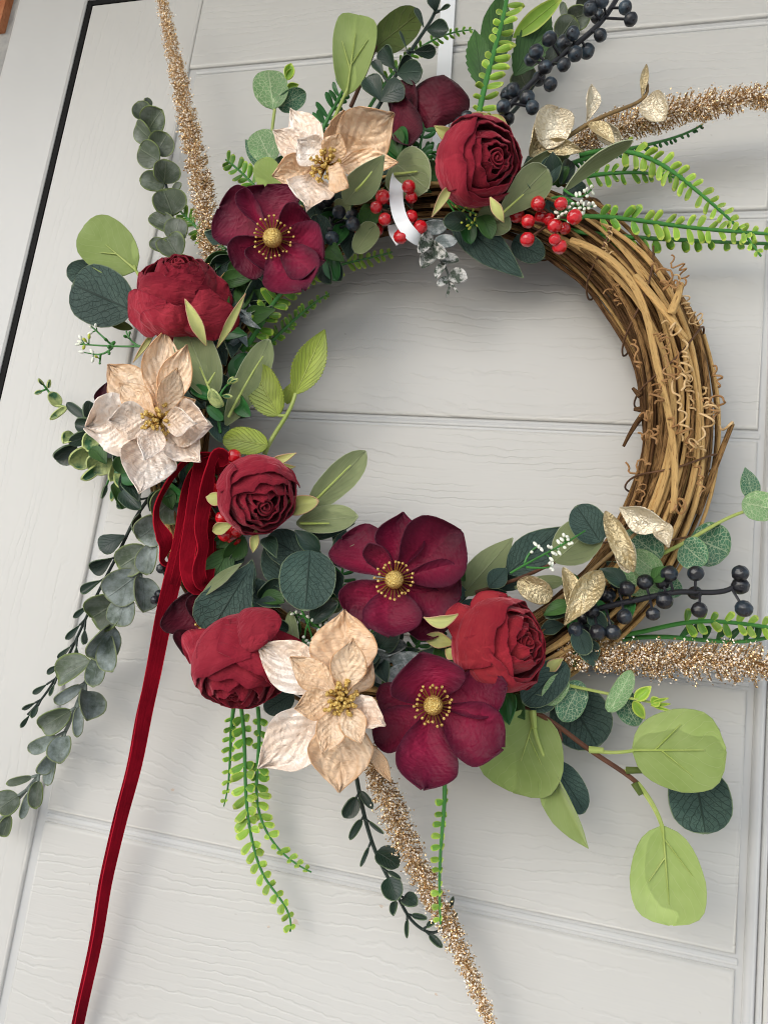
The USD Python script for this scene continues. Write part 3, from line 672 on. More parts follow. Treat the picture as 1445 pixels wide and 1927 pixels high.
def glitter(label, pts, wid, seed, dens=1.0):
    """glittered spike: wire, side twigs that lean forward, grains all over them"""
    t = thing('glitter_spike', label, 'glitter spike', P(*pts[0]), 'rose gold glitter spikes')
    n = 160
    c = S3(pts, n)
    ws = np.interp(np.linspace(0, 1, n), np.linspace(0, 1, len(wid)), wid)
    part(t, 'stem', tube(c, .0011, 7), M['gcore'])
    T = nrm(np.gradient(c, axis=0))
    L = np.linalg.norm(np.diff(c, axis=0), axis=1).sum()
    rng = np.random.default_rng(seed)
    rows = int(L / .0024)
    tw, A, B = [], [], []
    oct_v = np.array([[1, 0, 0], [-1, 0, 0], [0, 1, 0], [0, -1, 0], [0, 0, 1], [0, 0, -1.0]])
    oct_f = np.array([[0, 2, 4], [2, 1, 4], [1, 3, 4], [3, 0, 4], [2, 0, 5], [1, 2, 5], [3, 1, 5], [0, 3, 5]])
    for i in range(rows):
        j = int((i + .5) / rows * (n - 1)); p, d = c[j], T[j]
        v = view(p); x = nrm(np.cross(d, v)); y = np.cross(x, d)
        half = px(ws[j], p) / 2 * .92
        for k in range(7):
            a = rng.uniform(0, 2 * math.pi)
            o = x * math.cos(a) + y * math.sin(a)
            ln = half * rng.uniform(.86, 1.1)
            e = p + o * ln + d * ln * rng.uniform(.4, .65)
            tw.append(tube(np.stack([p, (p + e) / 2 + d * ln * .06, e]), .0004, 3, cap=False))
            m = int(max(4, ln / .0016) * 5.2 * dens)
            for q in range(m):
                f = (q + rng.uniform(.2, 1)) / m
                g_ = p + (e - p) * f + rng.normal(0, .0009, 3) * (.5 + f)
                (A if rng.random() < .64 else B).append((g_, rng.uniform(.0003, .00078)))
    part(t, 'side_twig', join(tw), M['gcore'], kind='stuff')
    for lst, mt in ((A, 'glit'), (B, 'glitp')):
        q = R.random(len(lst), random_state=seed).as_matrix()
        sc = np.array([s for _, s in lst])[:, None, None] * np.array([1.25, 1.0, .55])
        V = np.einsum('nij,nkj->nki', q, oct_v[None] * sc) + np.array([g_ for g_, _ in lst])[:, None]
        F = oct_f[None] + 6 * np.arange(len(lst))[:, None, None]
        part(t, 'glitter', (V.reshape(-1, 3), F.reshape(-1, 3), None), M[mt], kind='stuff', smooth=False)
    return t

def ribbon(t, name, pts, wid, rolls, mt='velvet', n=60, th=.0009):
    """band along pixels (x, y, h), width in pixels, roll in degrees about its length"""
    c = S3(pts, n); T = nrm(np.gradient(c, axis=0))
    ws = np.interp(np.linspace(0, 1, n), np.linspace(0, 1, len(wid)), wid); ro = np.radians(np.interp(np.linspace(0, 1, n), np.linspace(0, 1, len(rolls)), rolls))
    G = np.zeros((n, 7, 3))
    for i in range(n):
        v = view(c[i]); s = nrm(np.cross(T[i], v)); v = np.cross(s, T[i])
        s = s * math.cos(ro[i]) + v * math.sin(ro[i])
        G[i] = c[i] + s * (np.linspace(-1, 1, 7) * px(ws[i], c[i]) / 2)[:, None]
    uv = np.stack(np.meshgrid(np.linspace(0.0, .85, n), np.linspace(0, 1, 7), indexing='ij'), -1)
    return part(t, name, thicken(G, uv, th), M[mt])

def white_sprig(label, stems, buds, h, name='white_sprig', br=6, mt='white', smt='fstem', sr=(2.4, 1.6)):
    t = thing(name, label, 'sprig', P(*stems[0][0], h))
    rng = np.random.default_rng(nxt())
    cs = []
    for s in stems:
        c = S3([(x, y, h) for x, y in s], 16); cs.append(c)
        part(t, 'stem', tube(c, np.linspace(px(sr[0], c[0]), px(sr[1], c[-1]), 16), 5), M[smt])
    allc = np.vstack(cs)
    for b in buds:
        p = P(b[0], b[1], h + rng.uniform(-.002, .006)); r = px(b[2] if len(b) > 2 else br, p)
        a = allc[np.linalg.norm(allc - p, axis=1).argmin()]
        part(t, 'bud_stalk', tube(np.stack([a, (a + p) / 2, p]), px(1.2, p), 4), M[smt])
        part(t, 'bud', ball(p, r, 1, (.62, .62, 1.15), nrm(p - a + 1e-6)), M[b[3] if len(b) > 3 else mt])
    return t

# ------------------------------------------------------------------ hanger and the vine ring
hg = thing('wreath_hanger', 'white metal hanger strap running down the door behind the top of the wreath', 'hanger', P(840, 60, .002))
a0, a1 = P(846, -40, .002), P(824, 330, .002)
part(hg, 'strap', sheet(a0, a1, px(27, a0), 'band', nor=(0, -1, 0), nu=14, nv=4, th=.0016), M['strap'], smooth=30)
ribbon(hg, 'hook_arm', [(826, 318, .003), (800, 322, .022), (772, 326, .042), (752, 332, .055)], [24, 24, 24, 24], [0, 0, 0, 0], 'strap', th=.0016)
ribbon(hg, 'hook', [(752, 328, .056), (746, 350, .064), (747, 385, .068), (756, 415, .068), (772, 438, .064), (796, 452, .054)], [26, 26, 26, 26, 25, 22], [0, 0, 0, 0, 0, 0], 'strap', th=.0016)
ribbon(hg, 'hook_lip', [(738, 424, .055), (743, 440, .058), (752, 458, .056)], [16, 20, 14], [0, 0, 0], 'strap', th=.0014)

RC, RR = np.array([.2350, -.0265, -.313]), .1665
ring = thing('vine_wreath', 'ring of brown grapevine twigs bound with wire, bare on the right side', 'wreath', RC + [RR, 0, 0])
rg = np.random.default_rng(11)
def ringpt(a, rho, phi):
    r = RR + rho * .0215 * np.cos(phi); y = -rho * .0215 * np.sin(phi)
    return RC + np.stack([r * np.cos(a), y + 0 * a, r * np.sin(a)], -1)
def twig(a0, span, rho, phi, drift, r0, mt, wob=.08, n=None):
    n = n or max(14, int(span * 16))
    u = np.linspace(0, 1, n); a = a0 + span * u
    f, g_ = rg.uniform(.6, 2.2, 2), rg.uniform(0, 6, 4)
    rh = rho * (1 + wob * np.sin(a * f[0] * 2 + g_[0]) + .4 * wob * np.sin(a * 7 * f[1] + g_[1]))
    ph = phi + drift * (u - .5) + .10 * np.sin(a * 3 * f[1] + g_[2])
    rad = r0 * (1.08 - .3 * u) * (1 + .07 * np.sin(a * 23 + g_[3]) + .16 * np.exp(-((a * 5 + g_[1]) % 2.1 - 1) ** 2 / .006))
    part(ring, 'twig', tube(ringpt(a, rh, ph), rad, 8), M[mt])
pick = lambda: rg.choice(['twig', 'twig', 'twigl', 'twigd', 'twigd'])
for i in range(14): twig(rg.uniform(0, 6.28), 6.2, .5, i * .449, rg.uniform(-.5, .5), rg.uniform(.0022, .003), 'twigd')  # inner twigs all dark, so their colour deepens the shade in the gaps
for i in range(58):
    twig(rg.uniform(1.5, 4.2), rg.uniform(4.6, 6.1), .94 + rg.uniform(-.24, .08), i * .1083 + rg.uniform(-.07, .07), rg.uniform(-.55, .55), rg.uniform(.0009, .0018), pick())
for i in range(9):
    twig(rg.uniform(-1.6, -.4), rg.uniform(1.2, 2.2), 1.05, rg.uniform(.3, 2.8), rg.uniform(-1.0, 1.0), rg.uniform(.0011, .0018), rg.choice(['twig', 'twigl']), .05)
# the long pale vine that lies over the others, crossing from the upper inside to the lower outside
part(ring, 'twig', tube(S3([(1075, 452, .056), (1180, 520, .062), (1215, 590, .062), (1235, 680, .062), (1262, 800, .060), (1270, 900, .060), (1266, 965, .056)], 50), np.linspace(.0022, .0018, 50), 8), M['twigl'])
part(ring, 'twig', tube(S3([(1195, 520, .06), (1250, 585, .063), (1290, 640, .058)], 20), .0021, 8), M['twigl'])
part(ring, 'twig', tube(S3([(1262, 590, .064), (1274, 560, .066), (1282, 535, .06)], 14), np.linspace(.0027, .0016, 14), 8), M['twigl'])
part(ring, 'twig', tube(S3([(1312, 968, .03), (1345, 880, .036), (1378, 797, .044)], 16), np.linspace(.0022, .0014, 16), 7), M['twig'])
part(ring, 'twig', tube(S3([(1378, 797, .044), (1372, 800, .05), (1362, 808, .046), (1354, 800, .042)], 14), np.linspace(.0009, .0006, 14), 6), M['tend'])
for q in ([(1210, 780, .03), (1195, 800, .028), (1173, 840, .026)], [(1205, 770, .04), (1192, 770, .04)], [(1205, 745, .045), (1190, 730, .045)]):
    part(ring, 'twig', tube(S3(q, 8), np.linspace(.0019, .0009, 8), 6), M['twigd'])
for a, ph0, tl in ((.80, 0, .05), (.55, .3, .10), (.26, 0, .07), (-.14, .2, .05), (-.42, 0, .06), (1.0, .2, -.04), (3.0, 0, .05), (2.2, 0, .05), (4.2, 0, .05)):
    p = np.linspace(0, 2 * np.pi, 40) + ph0
    aa = a + tl * np.cos(p) * 1.5 + .01 * np.sin(3 * p)
    part(ring, 'wire', tube(ringpt(aa, 1.12 + .03 * np.sin(2 * p), p), .00065, 5), M['wire'])
def tendril(pts, coil, turns, r=.0006, mt='tend', jit=.5):
    turns *= .72; coil *= 1.25; n = max(24, int(turns * 14))
    c = spline([P(*p) for p in pts], n); T = nrm(np.gradient(c, axis=0))
    k = px(coil, c[0]); out = np.zeros_like(c); ph = rg.uniform(0, 6)
    t_ = np.linspace(0, 1, n)
    an = ph + 2 * np.pi * turns * (t_ + .13 * np.sin(t_ * 6 + ph) + .05 * np.sin(t_ * 15 + 2 * ph))
    amp = k * np.minimum(1, np.minimum(t_, 1 - t_) * 8 + .15) * (1 + jit * np.sin(t_ * 11 + ph * 2))
    for i in range(n):
        x = nrm(np.cross(T[i], view(c[i]))); y = np.cross(x, T[i])
        out[i] = c[i] + amp[i] * (x * math.cos(an[i]) + y * math.sin(an[i]))
    part(ring, 'tendril', tube(out, r, 5), M[mt])
for pts, coil, turns in (
    ([(1230, 628, .064), (1250, 640, .066), (1253, 680, .066), (1252, 722, .064)], 5, 9),
    ([(1283, 640, .064), (1290, 690, .064), (1280, 735, .062)], 6, 6),
    ([(1272, 660, .062), (1270, 695, .064), (1262, 720, .062)], 6, 4),
    ([(1225, 728, .064), (1238, 738, .066), (1232, 760, .064)], 9, 3),
    ([(1283, 700, .062), (1275, 745, .064), (1286, 790, .064), (1284, 830, .062)], 5, 6),
    ([(1322, 750, .055), (1335, 765, .058), (1330, 800, .058), (1325, 850, .055)], 9, 6),
    ([(1325, 757, .058), (1338, 750, .06), (1345, 790, .056)], 10, 4),
    ([(1226, 500, .058), (1245, 510, .06), (1250, 545, .062)], 8, 4),
    ([(1263, 515, .055), (1280, 540, .058), (1300, 590, .055), (1322, 605, .05)], 8, 9),
    ([(1240, 530, .06), (1270, 540, .064), (1285, 525, .06)], 9, 4),
    ([(1245, 610, .064), (1265, 612, .066), (1278, 620, .064)], 9, 2.5),
    ([(1255, 790, .062), (1275, 805, .064), (1300, 830, .062), (1305, 850, .06)], 8, 4),
    ([(1300, 850, .06), (1312, 832, .062), (1325, 838, .06)], 7, 2),
    ([(1205, 785, .05), (1215, 782, .054), (1228, 775, .056)], 6, 3),
    ([(1200, 815, .045), (1212, 820, .05), (1228, 818, .054)], 6, 3),
    ([(1175, 870, .038), (1180, 885, .04), (1195, 878, .045), (1225, 875, .054)], 7, 3),
    ([(1195, 905, .048), (1210, 925, .05), (1195, 940, .05)], 7, 3),
    ([(1255, 945, .058), (1270, 955, .06), (1290, 950, .058)], 9, 3),
    ([(1192, 640, .05), (1200, 670, .052), (1202, 695, .05)], 4, 5),
    ([(1192, 535, .05), (1205, 528, .055), (1212, 545, .055)], 6, 3),
    ([(1340, 690, .045), (1352, 700, .046), (1350, 728, .044)], 6, 3),
    ([(1262, 480, .05), (1280, 500, .05), (1292, 520, .046)], 8, 4),
    ([(1305, 880, .055), (1320, 900, .055), (1315, 935, .052)], 5, 3),
    ([(1235, 800, .062), (1232, 815, .064), (1236, 835, .062)], 5, 2.5)):
    tendril(pts, coil, turns, rg.uniform(.0004, .0007), rg.choice(['tend', 'tendd', 'tendd']))
for k in range(7):
    a = rg.uniform(-.5, .95); ph = rg.uniform(.5, 2.6); q = [ringpt(np.array(a + s * .03), 1.08, ph + s * rg.uniform(-.15, .15)) for s in range(4)]
    c = spline(q, 40); T = nrm(np.gradient(c, axis=0)); t_ = np.linspace(0, 1, 40); an = 2 * np.pi * rg.uniform(3, 7) * t_
    o = []
    for i in range(40):
        x = nrm(np.cross(T[i], [0, -1, 0.1])); y = np.cross(x, T[i]); o.append(c[i] + .0016 * (x * math.cos(an[i]) + y * math.sin(an[i])) * min(1, 6 * t_[i] + .2))
    part(ring, 'tendril', tube(np.array(o), rg.uniform(.0004, .0006), 4), M[rg.choice(['tend', 'tendd'])])

# ------------------------------------------------------------------ glitter spikes
glitter('rose gold glitter spike pointing up and left past the burgundy magnolia', [(405, 530, .045), (388, 400, .052), (352, 220, .052), (318, 60, .05), (296, -40, .048)], [42, 54, 48, 40, 31, 21, 13], 3)
glitter('rose gold glitter spike pointing up and right behind the golden leaves', [(1075, 272, .04), (1150, 243, .042), (1250, 213, .045), (1350, 194, .045), (1470, 178, .045)], [50, 68, 64, 54, 44], 4)
glitter('rose gold glitter spike pointing right below the black berries', [(1040, 1238, .045), (1150, 1238, .046), (1280, 1244, .046), (1470, 1250, .046)], [48, 66, 78, 80, 80], 5, 1.0)
glitter('rose gold glitter spike hanging down beneath the wreath', [(690, 1400, .04), (735, 1520, .038), (800, 1660, .033), (850, 1755, .029), (890, 1845, .026), (935, 1965, .022)], [42, 60, 56, 49, 39, 28, 14], 6)

# ------------------------------------------------------------------ eucalyptus and leafy garlands
sprig('eucalyptus_sprig', 'dull green round-leaved eucalyptus sprig standing left of the upper left glitter spike', 'eucalyptus', [(345, 520, .03), (328, 440, .03), (318, 370, .028), (300, 310, .026), (284, 260, .024), (272, 205, .022)],
      [(268, 206, 30, 36), (277, 192, 15, 18), (293, 225, 42, 46), (272, 247, 34, 42), (305, 270, 40, 44), (281, 290, 42, 46), (310, 322, 44, 46), (286, 343, 32, 48), (316, 380, 54, 52), (306, 420, 32, 56), (334, 432, 40, 46), (334, 352, 12, 22), (325, 466, 44, 46), (300, 462, 22, 40), (345, 500, 40, 44)], 'eucd', 'dstem')
sprig('eucalyptus_sprig', 'long frosted grey eucalyptus sprig trailing down left from under the ribbon', 'eucalyptus', [(345, 905, .045), (300, 1000, .040), (268, 1065, .036), (232, 1130, .032), (200, 1200, .028), (165, 1275, .024), (135, 1350, .02), (100, 1420, .016), (60, 1475, .014), (-15, 1560, .012)],
      [(310, 950, 60, 62, 'eucd'), (283, 995, 50, 62), (251, 1051, 48, 66, 'eucd'), (283, 1053, 34, 60), (231, 1102, 58, 78), (268, 1120, 42, 66), (200, 1146, 58, 66, 'eucd'), (230, 1150, 44, 60), (188, 1206, 52, 76), (208, 1232, 34, 66), (140, 1262, 46, 70, 'eucd'), (181, 1264, 30, 60), (127, 1306, 20, 60), (162, 1329, 46, 56), (105, 1354, 36, 66, 'eucd'), (146, 1360, 16, 56), (80, 1400, 24, 60), (117, 1412, 36, 52), (85, 1436, 24, 50), (96, 1452, 18, 56), (36, 1469, 13, 50, 'eucd'), (70, 1497, 22, 52, 'eucd'), (14, 1512, 42, 50, 'eucd'), (47, 1517, 13, 52), (12, 1555, 20, 42, 'eucd')], 'euc', 'estem', prof='broad', cup=.3, r=(5, 3))
sprig('dark_leaf_vine', 'dark small-leaved vine trailing on the left edge above the frosted eucalyptus', 'vine', [(330, 870, .035), (290, 925, .03), (255, 975, .026), (228, 1030, .023), (200, 1085, .02), (168, 1150, .017), (138, 1215, .015), (100, 1285, .012), (52, 1345, .01)],
      [(243, 944, 40, 48), (211, 1021, 42, 54), (190, 1061, 34, 46), (171, 1104, 18, 44), (152, 1151, 11, 36), (137, 1190, 12, 38), (121, 1228, 11, 34), (101, 1260, 12, 30), (75, 1297, 11, 32), (54, 1329, 8, 28), (47, 1358, 9, 28), (181, 1157, 14, 30), (158, 1199, 14, 28), (143, 1230, 10, 26), (66, 1340, 12, 26), (98, 1299, 7, 24), (254, 1085, 14, 34), (258, 985, 26, 40)], 'vine', 'dstem', prof='obov', r=(4, 2.2))
sprig('dark_leaf_vine', 'dark small-leaved vine hanging left of the bottom glitter spike', 'vine', [(665, 1430, .035), (672, 1470, .033), (682, 1520, .03), (693, 1563, .028), (709, 1609, .025), (730, 1652, .022), (752, 1695, .02), (774, 1732, .018), (799, 1752, .017), (815, 1756, .016), (845, 1725, .015)],
      [(659, 1520, 30, 44), (690, 1506, 15, 40), (669, 1562, 14, 44), (708, 1558, 9, 36), (686, 1613, 8, 40), (729, 1618, 46, 50), (742, 1648, 9, 28), (739, 1674, 40, 46), (742, 1711, 15, 26), (772, 1697, 28, 29), (766, 1749, 8, 34), (789, 1726, 10, 30), (820, 1772, 13, 34), (812, 1739, 10, 22), (848, 1701, 9, 28), (856, 1724, 9, 12)], 'vine', 'dstem', r=(4.5, 2.4))
sprig('dark_leaf_vine', 'dark glossy small-leaved vine rising at the top in front of the white strap', 'vine', [(690, 235, .055), (712, 200, .055), (742, 146, .052), (772, 96, .048), (799, 56, .045), (819, 20, .042), (826, -25, .04)],
      [(816, 4, 30, 34), (837, 14, 8, 22), (789, 32, 13, 40), (824, 55, 32, 40), (799, 95, 26, 42), (732, 108, 36, 46), (771, 135, 42, 48), (704, 166, 40, 52), (737, 176, 48, 54), (759, 76, 6, 40), (760, 120, 26, 40), (712, 128, 20, 34)], 'vine', 'dstem', r=(4, 3), prof='obov')
sprig('eucalyptus_sprig', 'dull green eucalyptus leaves showing behind the top black berry spray', 'eucalyptus', [(960, 215, .012), (1010, 150, .012), (1060, 60, .012), (1110, -20, .012)],
      [(1066, 52, 40, 52), (1092, 28, 36, 44), (1062, 20, 12, 36), (1036, 85, 34, 44), (985, 150, 40, 44), (1040, 100, 26, 40), (1105, 4, 30, 40)], 'eucd', 'dstem')
sprig('variegated_sprig', 'lime edged variegated plastic sprig sticking out left behind the champagne poinsettia', 'leaf sprig', [(225, 850, .035), (175, 800, .03), (140, 772, .026), (113, 762, .023), (95, 742, .02), (84, 727, .018)],
      [(103, 751, 22, 32), (110, 777, 12, 40), (143, 772, 18, 44, 'vine'), (168, 776, 30, 42, 'vine'), (163, 800, 28, 42, 'vine'), (124, 852, 36, 46, 'vine'), (150, 825, 26, 44, 'vine'), (150, 860, 42, 46), (177, 835, 42, 44), (186, 869, 46, 48), (170, 889, 18, 44), (212, 889, 22, 34), (233, 901, 32, 40), (130, 826, 24, 26), (205, 845, 34, 40, 'vine'), (92, 722, 6, 16), (77, 718, 6, 14), (72, 738, 7, 14), (119, 766, 5, 30), (196, 925, 8, 26, 'vine'), (212, 930, 9, 26)], 'varie', 'fstem', r=(4, 2), cup=.3, th=.0012)
sprig('variegated_sprig', 'small variegated plastic sprig between champagne poinsettia and sage leaves', 'leaf sprig', [(415, 815, .06), (410, 780, .065), (412, 750, .07), (430, 722, .07)],
      [(381, 740, 24, 46, 'fernd'), (407, 749, 24, 40), (405, 778, 20, 38, 'fernd'), (434, 716, 7, 16), (442, 717, 6, 14), (429, 746, 8, 16)], 'varie', 'fstem', r=(3, 2), cup=.3, th=.0012)

# ------------------------------------------------------------------ ferns
frond('light green fern frond standing up between the dark leaf and black berries at top', [(898, 232, .06), (917, 143, .058), (938, 66, .055), (955, -12, .05)], 'fernl', (18, 37), 23, 13, r=(6, 4), taper=.8, ang=72)
frond('long green fern frond arching down to the right edge', [(1090, 292, .05), (1195, 288, .052), (1262, 320, .052), (1312, 359, .048), (1363, 403, .044), (1396, 436, .04), (1432, 482, .036)], 'fernl', (26, 30), 20, 13, r=(5, 2), start=.18)
frond('straight fern frond with bright hanging leaflets pointing at the right edge', [(1075, 408, .05), (1195, 413, .05), (1279, 425, .046), (1396, 436, .04), (1470, 441, .036)], 'fern', (28, 36), 21, 14, r=(5, 3), start=.12, bright=.3)
frond('lowest fern frond pointing right with dark hanging leaflets', [(1065, 432, .042), (1175, 445, .042), (1262, 450, .038), (1360, 455, .033), (1460, 458, .03)], 'fern', (24, 26), 27, 17, 'r', r=(5, 3), start=.15)
frond('slender dark fern frond below the upper right glitter spike', [(1030, 330, .04), (1094, 300, .04), (1148, 286, .038), (1245, 265, .034), (1322, 233, .03)], 'fernd', (0, 16), 11, 6, 'r', r=(5, 2), start=.15, taper=.4)
frond('green fern frond under the curled sage leaf at right', [(1034, 345, .038), (1111, 330, .04), (1178, 324, .04), (1255, 330, .038), (1300, 345, .036)], 'fern', (20, 26), 17, 10, r=(5, 2), start=.1)
frond('dark green fern frond rising left of the tall lime leaf at top', [(590, 300, .04), (612, 232, .042), (640, 180, .042), (652, 150, .04)], 'fernd', (34, 20), 17, 11, r=(5, 2.5), taper=.7)
frond('thin fern frond behind the dark vine crossing the white strap', [(690, 210, .03), (750, 125, .03), (812, 76, .028), (890, 55, .026)], 'fern', (16, 20), 13, 7, r=(3.5, 1.2), start=.2)
frond('yellow green fern frond left of the top poinsettia', [(540, 400, .03), (508, 378, .03), (480, 350, .03), (425, 300, .028)], 'fern', (26, 30), 17, 11, r=(4, 2), taper=.6)
frond('green fern frond behind the dull eucalyptus at the upper left', [(425, 470, .025), (385, 440, .025), (350, 408, .024), (330, 385, .022)], 'fern', (26, 30), 11, 8, r=(4, 2), taper=.6)
frond('glossy green fern frond inside the ring beside the burgundy magnolia', [(455, 660, .04), (488, 615, .045), (512, 574, .05), (545, 535, .05)], 'fern', (34, 34), 17, 14, r=(6, 4), taper=.9, lift=.5)
frond('fern frond with a dark bare tip pointing into the ring opening', [(480, 668, .03), (513, 640, .03), (563, 593, .03), (620, 552, .028)], 'fern', (18, 14), 11, 8, r=(5, 1.5), taper=.3)
frond('yellow green fern frond curving along the inner top of the ring', [(560, 535, .03), (616, 506, .03), (663, 492, .028), (738, 474, .026)], 'fernl', (16, 24), 14, 9, r=(4, 1.5), taper=.5)
frond('long fern frond hanging down with a hooked tip under the dark rose', [(452, 1320, .04), (461, 1440, .035), (465, 1523, .03), (480, 1605, .026), (502, 1658, .022), (536, 1706, .018), (546, 1754, .016)], 'fern', (20, 31), 22, 18, r=(4, 1.8), start=.05, bright=.35, taper=.45)
frond('hanging fern frond swinging right under the champagne poinsettia', [(485, 1330, .035), (484, 1450, .03), (485, 1516, .026), (502, 1566, .022), (532, 1606, .018), (586, 1642, .014)], 'fern', (29, 14), 20, 16, r=(4, 1.5), start=.05, bright=.4, taper=.3)
frond('short hanging fern frond leftmost of the fronds under the dark rose', [(440, 1330, .03), (434, 1400, .028), (431, 1460, .025), (421, 1518, .022)], 'fern', (9, 19), 20, 10, r=(4, 1.2), start=.05, bright=.5)
frond('bright straight fern strand hanging over the bottom glitter spike', [(832, 1420, .05), (836, 1510, .048), (830, 1589, .046), (827, 1672, .044), (829, 1740, .042)], 'fern', (5, 20), 22, 14, r=(5, 2), ang=80, start=.05, bright=.5, taper=.6)
frond('fern frond pointing right above the lower right glitter spike', [(1160, 1197, .03), (1235, 1183, .034), (1299, 1171, .036), (1369, 1171, .036), (1470, 1185, .034)], 'fern', (24, 28), 22, 15, r=(5, 4), start=.42, taper=.9, bright=.6)
frond('lower fern frond half hidden behind the right glitter spike', [(1165, 1205, .024), (1295, 1202, .026), (1373, 1208, .026), (1460, 1195, .026)], 'fernd', (34, 10), 24, 13, 'l', r=(5, 4), start=.35, taper=.9)
frond('small dark fern tuft between the two burgundy magnolias below', [(770, 1240, .045), (790, 1205, .05), (800, 1165, .052)], 'fernd', (26, 28), 13, 9, r=(4, 2), taper=.7)
frond('small dark fern tuft between the top magnolia and the bright red rose', [(800, 330, .04), (790, 285, .045), (800, 240, .048)], 'fernd', (28, 30), 14, 10, r=(4, 2), taper=.7)
frond('dark fern tuft right of the top champagne poinsettia', [(740, 340, .035), (775, 300, .035), (830, 285, .04)], 'fernd', (26, 24), 15, 11, r=(4, 2), taper=.7)
frond('dark fern tuft beside the teal leaf below the small rose', [(600, 1130, .035), (640, 1090, .035), (640, 1030, .035)], 'fernd', (28, 28), 13, 9, r=(4, 2), taper=.7)

# ------------------------------------------------------------------ big leaves
def leafsprig(label, leaves, stems=(), cat='leaf sprig', name='leaf_sprig'):
    f = leaves[0]
    t = thing(name, label, cat, P(f[0], f[1], f[2]))
    for s in stems:
        stem(t, s[0], *s[1:])
    for lf in leaves:
        k = dict(lf[8]) if len(lf) > 8 else {}
        leaf(t, 'leaf', lf[:7], lf[7], **{'bend': .05, 'cup': .10, 'ruf': .05, 'roll': 0, **k})
        if 'vein' in k: pass
    return t
def ribs(t, d, mt='lstem', sp=((.32, .42), (.5, .38)), r=1.7, reach=.78, lift=.0010, bend=.1, cup=.2):
    """raised plastic ribs on the back of a cloth leaf"""
    b, e = P(*d[:3]), P(*d[3:6]); a = e - b; v = view((b + e) / 2); n = nrm(v - nrm(a) * (v @ nrm(a))); s = np.cross(nrm(a), n); L = np.linalg.norm(a)
    w = px(d[6], (b + e) / 2)
    f = lambda u, q: b + a * u + s * q * w + n * (bend * L * 4 * u * (1 - u) + lift + cup * float(PROF['broad'](min(1, max(0, u)))) * w * (2 * q / max(.3, float(PROF['broad'](min(1, max(0, u)))))) ** 2)
    part(t, 'midrib', tube(np.array([f(u, 0) for u in np.linspace(-.02, reach, 14)]), np.linspace(px(r * 1.5, b), px(r * .45, b), 14), 6), M[mt])
    for i, (u0, ln) in enumerate(sp):
        q = 1 if i % 2 else -1
        part(t, 'rib', tube(np.array([f(u0 + z * ln * .62, q * z * ln * .62) for z in np.linspace(0, 1, 8)]), np.linspace(px(r, b), px(r * .4, b), 8), 5), M[mt])
Z = dict
LG1 = (256, 508, .05, 158, 425, .052, 98)
t = leafsprig('bright lime round leaf above two dark leaves at the left of the red rose', [LG1 + ('lime', Z(prof='round', ruf=.04, cup=.1, bend=.06)), (252, 585, .045, 137, 535, .05, 112, 'teal', Z(prof='round')), (190, 505, .035, 126, 518, .038, 46, 'teal', Z(prof='round')), (250, 618, .035, 197, 603, .045, 18, 'olive')],
              [([(330, 560, .04), (285, 545, .045), (258, 512, .05), (252, 500, .051)], 4, 3, 'lstem'), ([(320, 590, .04), (280, 580, .045), (250, 560, .046)], 4, 3, 'lstem')])
ribs(t, LG1, reach=.5, sp=((.3, .3),), bend=.06, cup=.1)
d = (652, 178, .055, 674, 28, .058, 80)
t = leafsprig('tall lime oval leaf standing above the top champagne poinsettia', [d + ('lime', Z(prof='broad', ruf=.06, cup=.2, bend=.10)), (702, 92, .045, 790, 22, .04, 62, 'olive', Z(prof='round'))],
              [([(612, 270, .05), (630, 220, .053), (648, 180, .056), (654, 165, .057)], 4, 3, 'lstem'), ([(660, 200, .04), (690, 130, .043), (708, 85, .046)], 4, 3, 'bstem')])
ribs(t, d, sp=((.25, .45), (.3, .5)), reach=.7)
d2, d3, d4 = (1190, 1412, .05, 1366, 1412, .055, 148), (1247, 1555, .045, 1262, 1742, .045, 132), (1010, 1338, .045, 962, 1490, .04, 152)
t = leafsprig('brown stemmed sprig of big lime leaves hanging at the lower right', [d2 + ('lime', Z(prof='broad', ruf=.06, cup=.2, bend=.10)), d3 + ('lime', Z(prof='broad', ruf=.06, cup=.2, bend=.10)), d4 + ('lime', Z(prof='broad', ruf=.06, cup=.2, bend=.10)),
              (1026, 1432, .045, 1107, 1597, .04, 62, 'lime', Z(prof='ovate', roll=32, cup=.3, fold=.2)), (1036, 1435, .042, 1100, 1530, .032, 60, 'teal', Z(prof='round', roll=-20)), (1305, 1440, .035, 1328, 1570, .03, 112, 'teal', Z(prof='round')), (1062, 1300, .03, 1125, 1406, .028, 112, 'teal', Z(prof='round'))],
              [([(985, 1332, .045), (1050, 1367, .047), (1110, 1412, .048), (1160, 1445, .047), (1200, 1475, .045)], 5, 5, 'bstem'), ([(1105, 1410, .048), (1140, 1416, .049), (1192, 1413, .051)], 4, 3.5, 'lstem'),
               ([(1198, 1474, .045), (1215, 1495, .045), (1238, 1535, .045), (1248, 1568, .046)], 6, 4, 'lstem'), ([(1003, 1340, .047), (1008, 1380, .05), (1030, 1435, .047)], 4.5, 3, 'lstem'), ([(1175, 1452, .046), (1215, 1450, .048), (1230, 1450, .048)], 4, 4, 'lstem'), ([(1052, 1368, .047), (1054, 1395, .048)], 2, 6, 'bstem'), ([(1108, 1411, .0485), (1136, 1413, .049)], 7.5, 6, 'lstem'), ([(1178, 1450, .047), (1212, 1450, .048)], 7.5, 6.5, 'olive'), ([(1193, 1474, .046), (1206, 1496, .046)], 7.5, 5.5, 'olive'), ([(1002, 1338, .048), (1006, 1372, .05)], 7.5, 5.5, 'lstem')])
ribs(t, d2, sp=((.25, .5), (.32, .5))); ribs(t, d3, sp=((.12, .55), (.3, .4))); ribs(t, d4, sp=((.3, .4),), reach=.6)
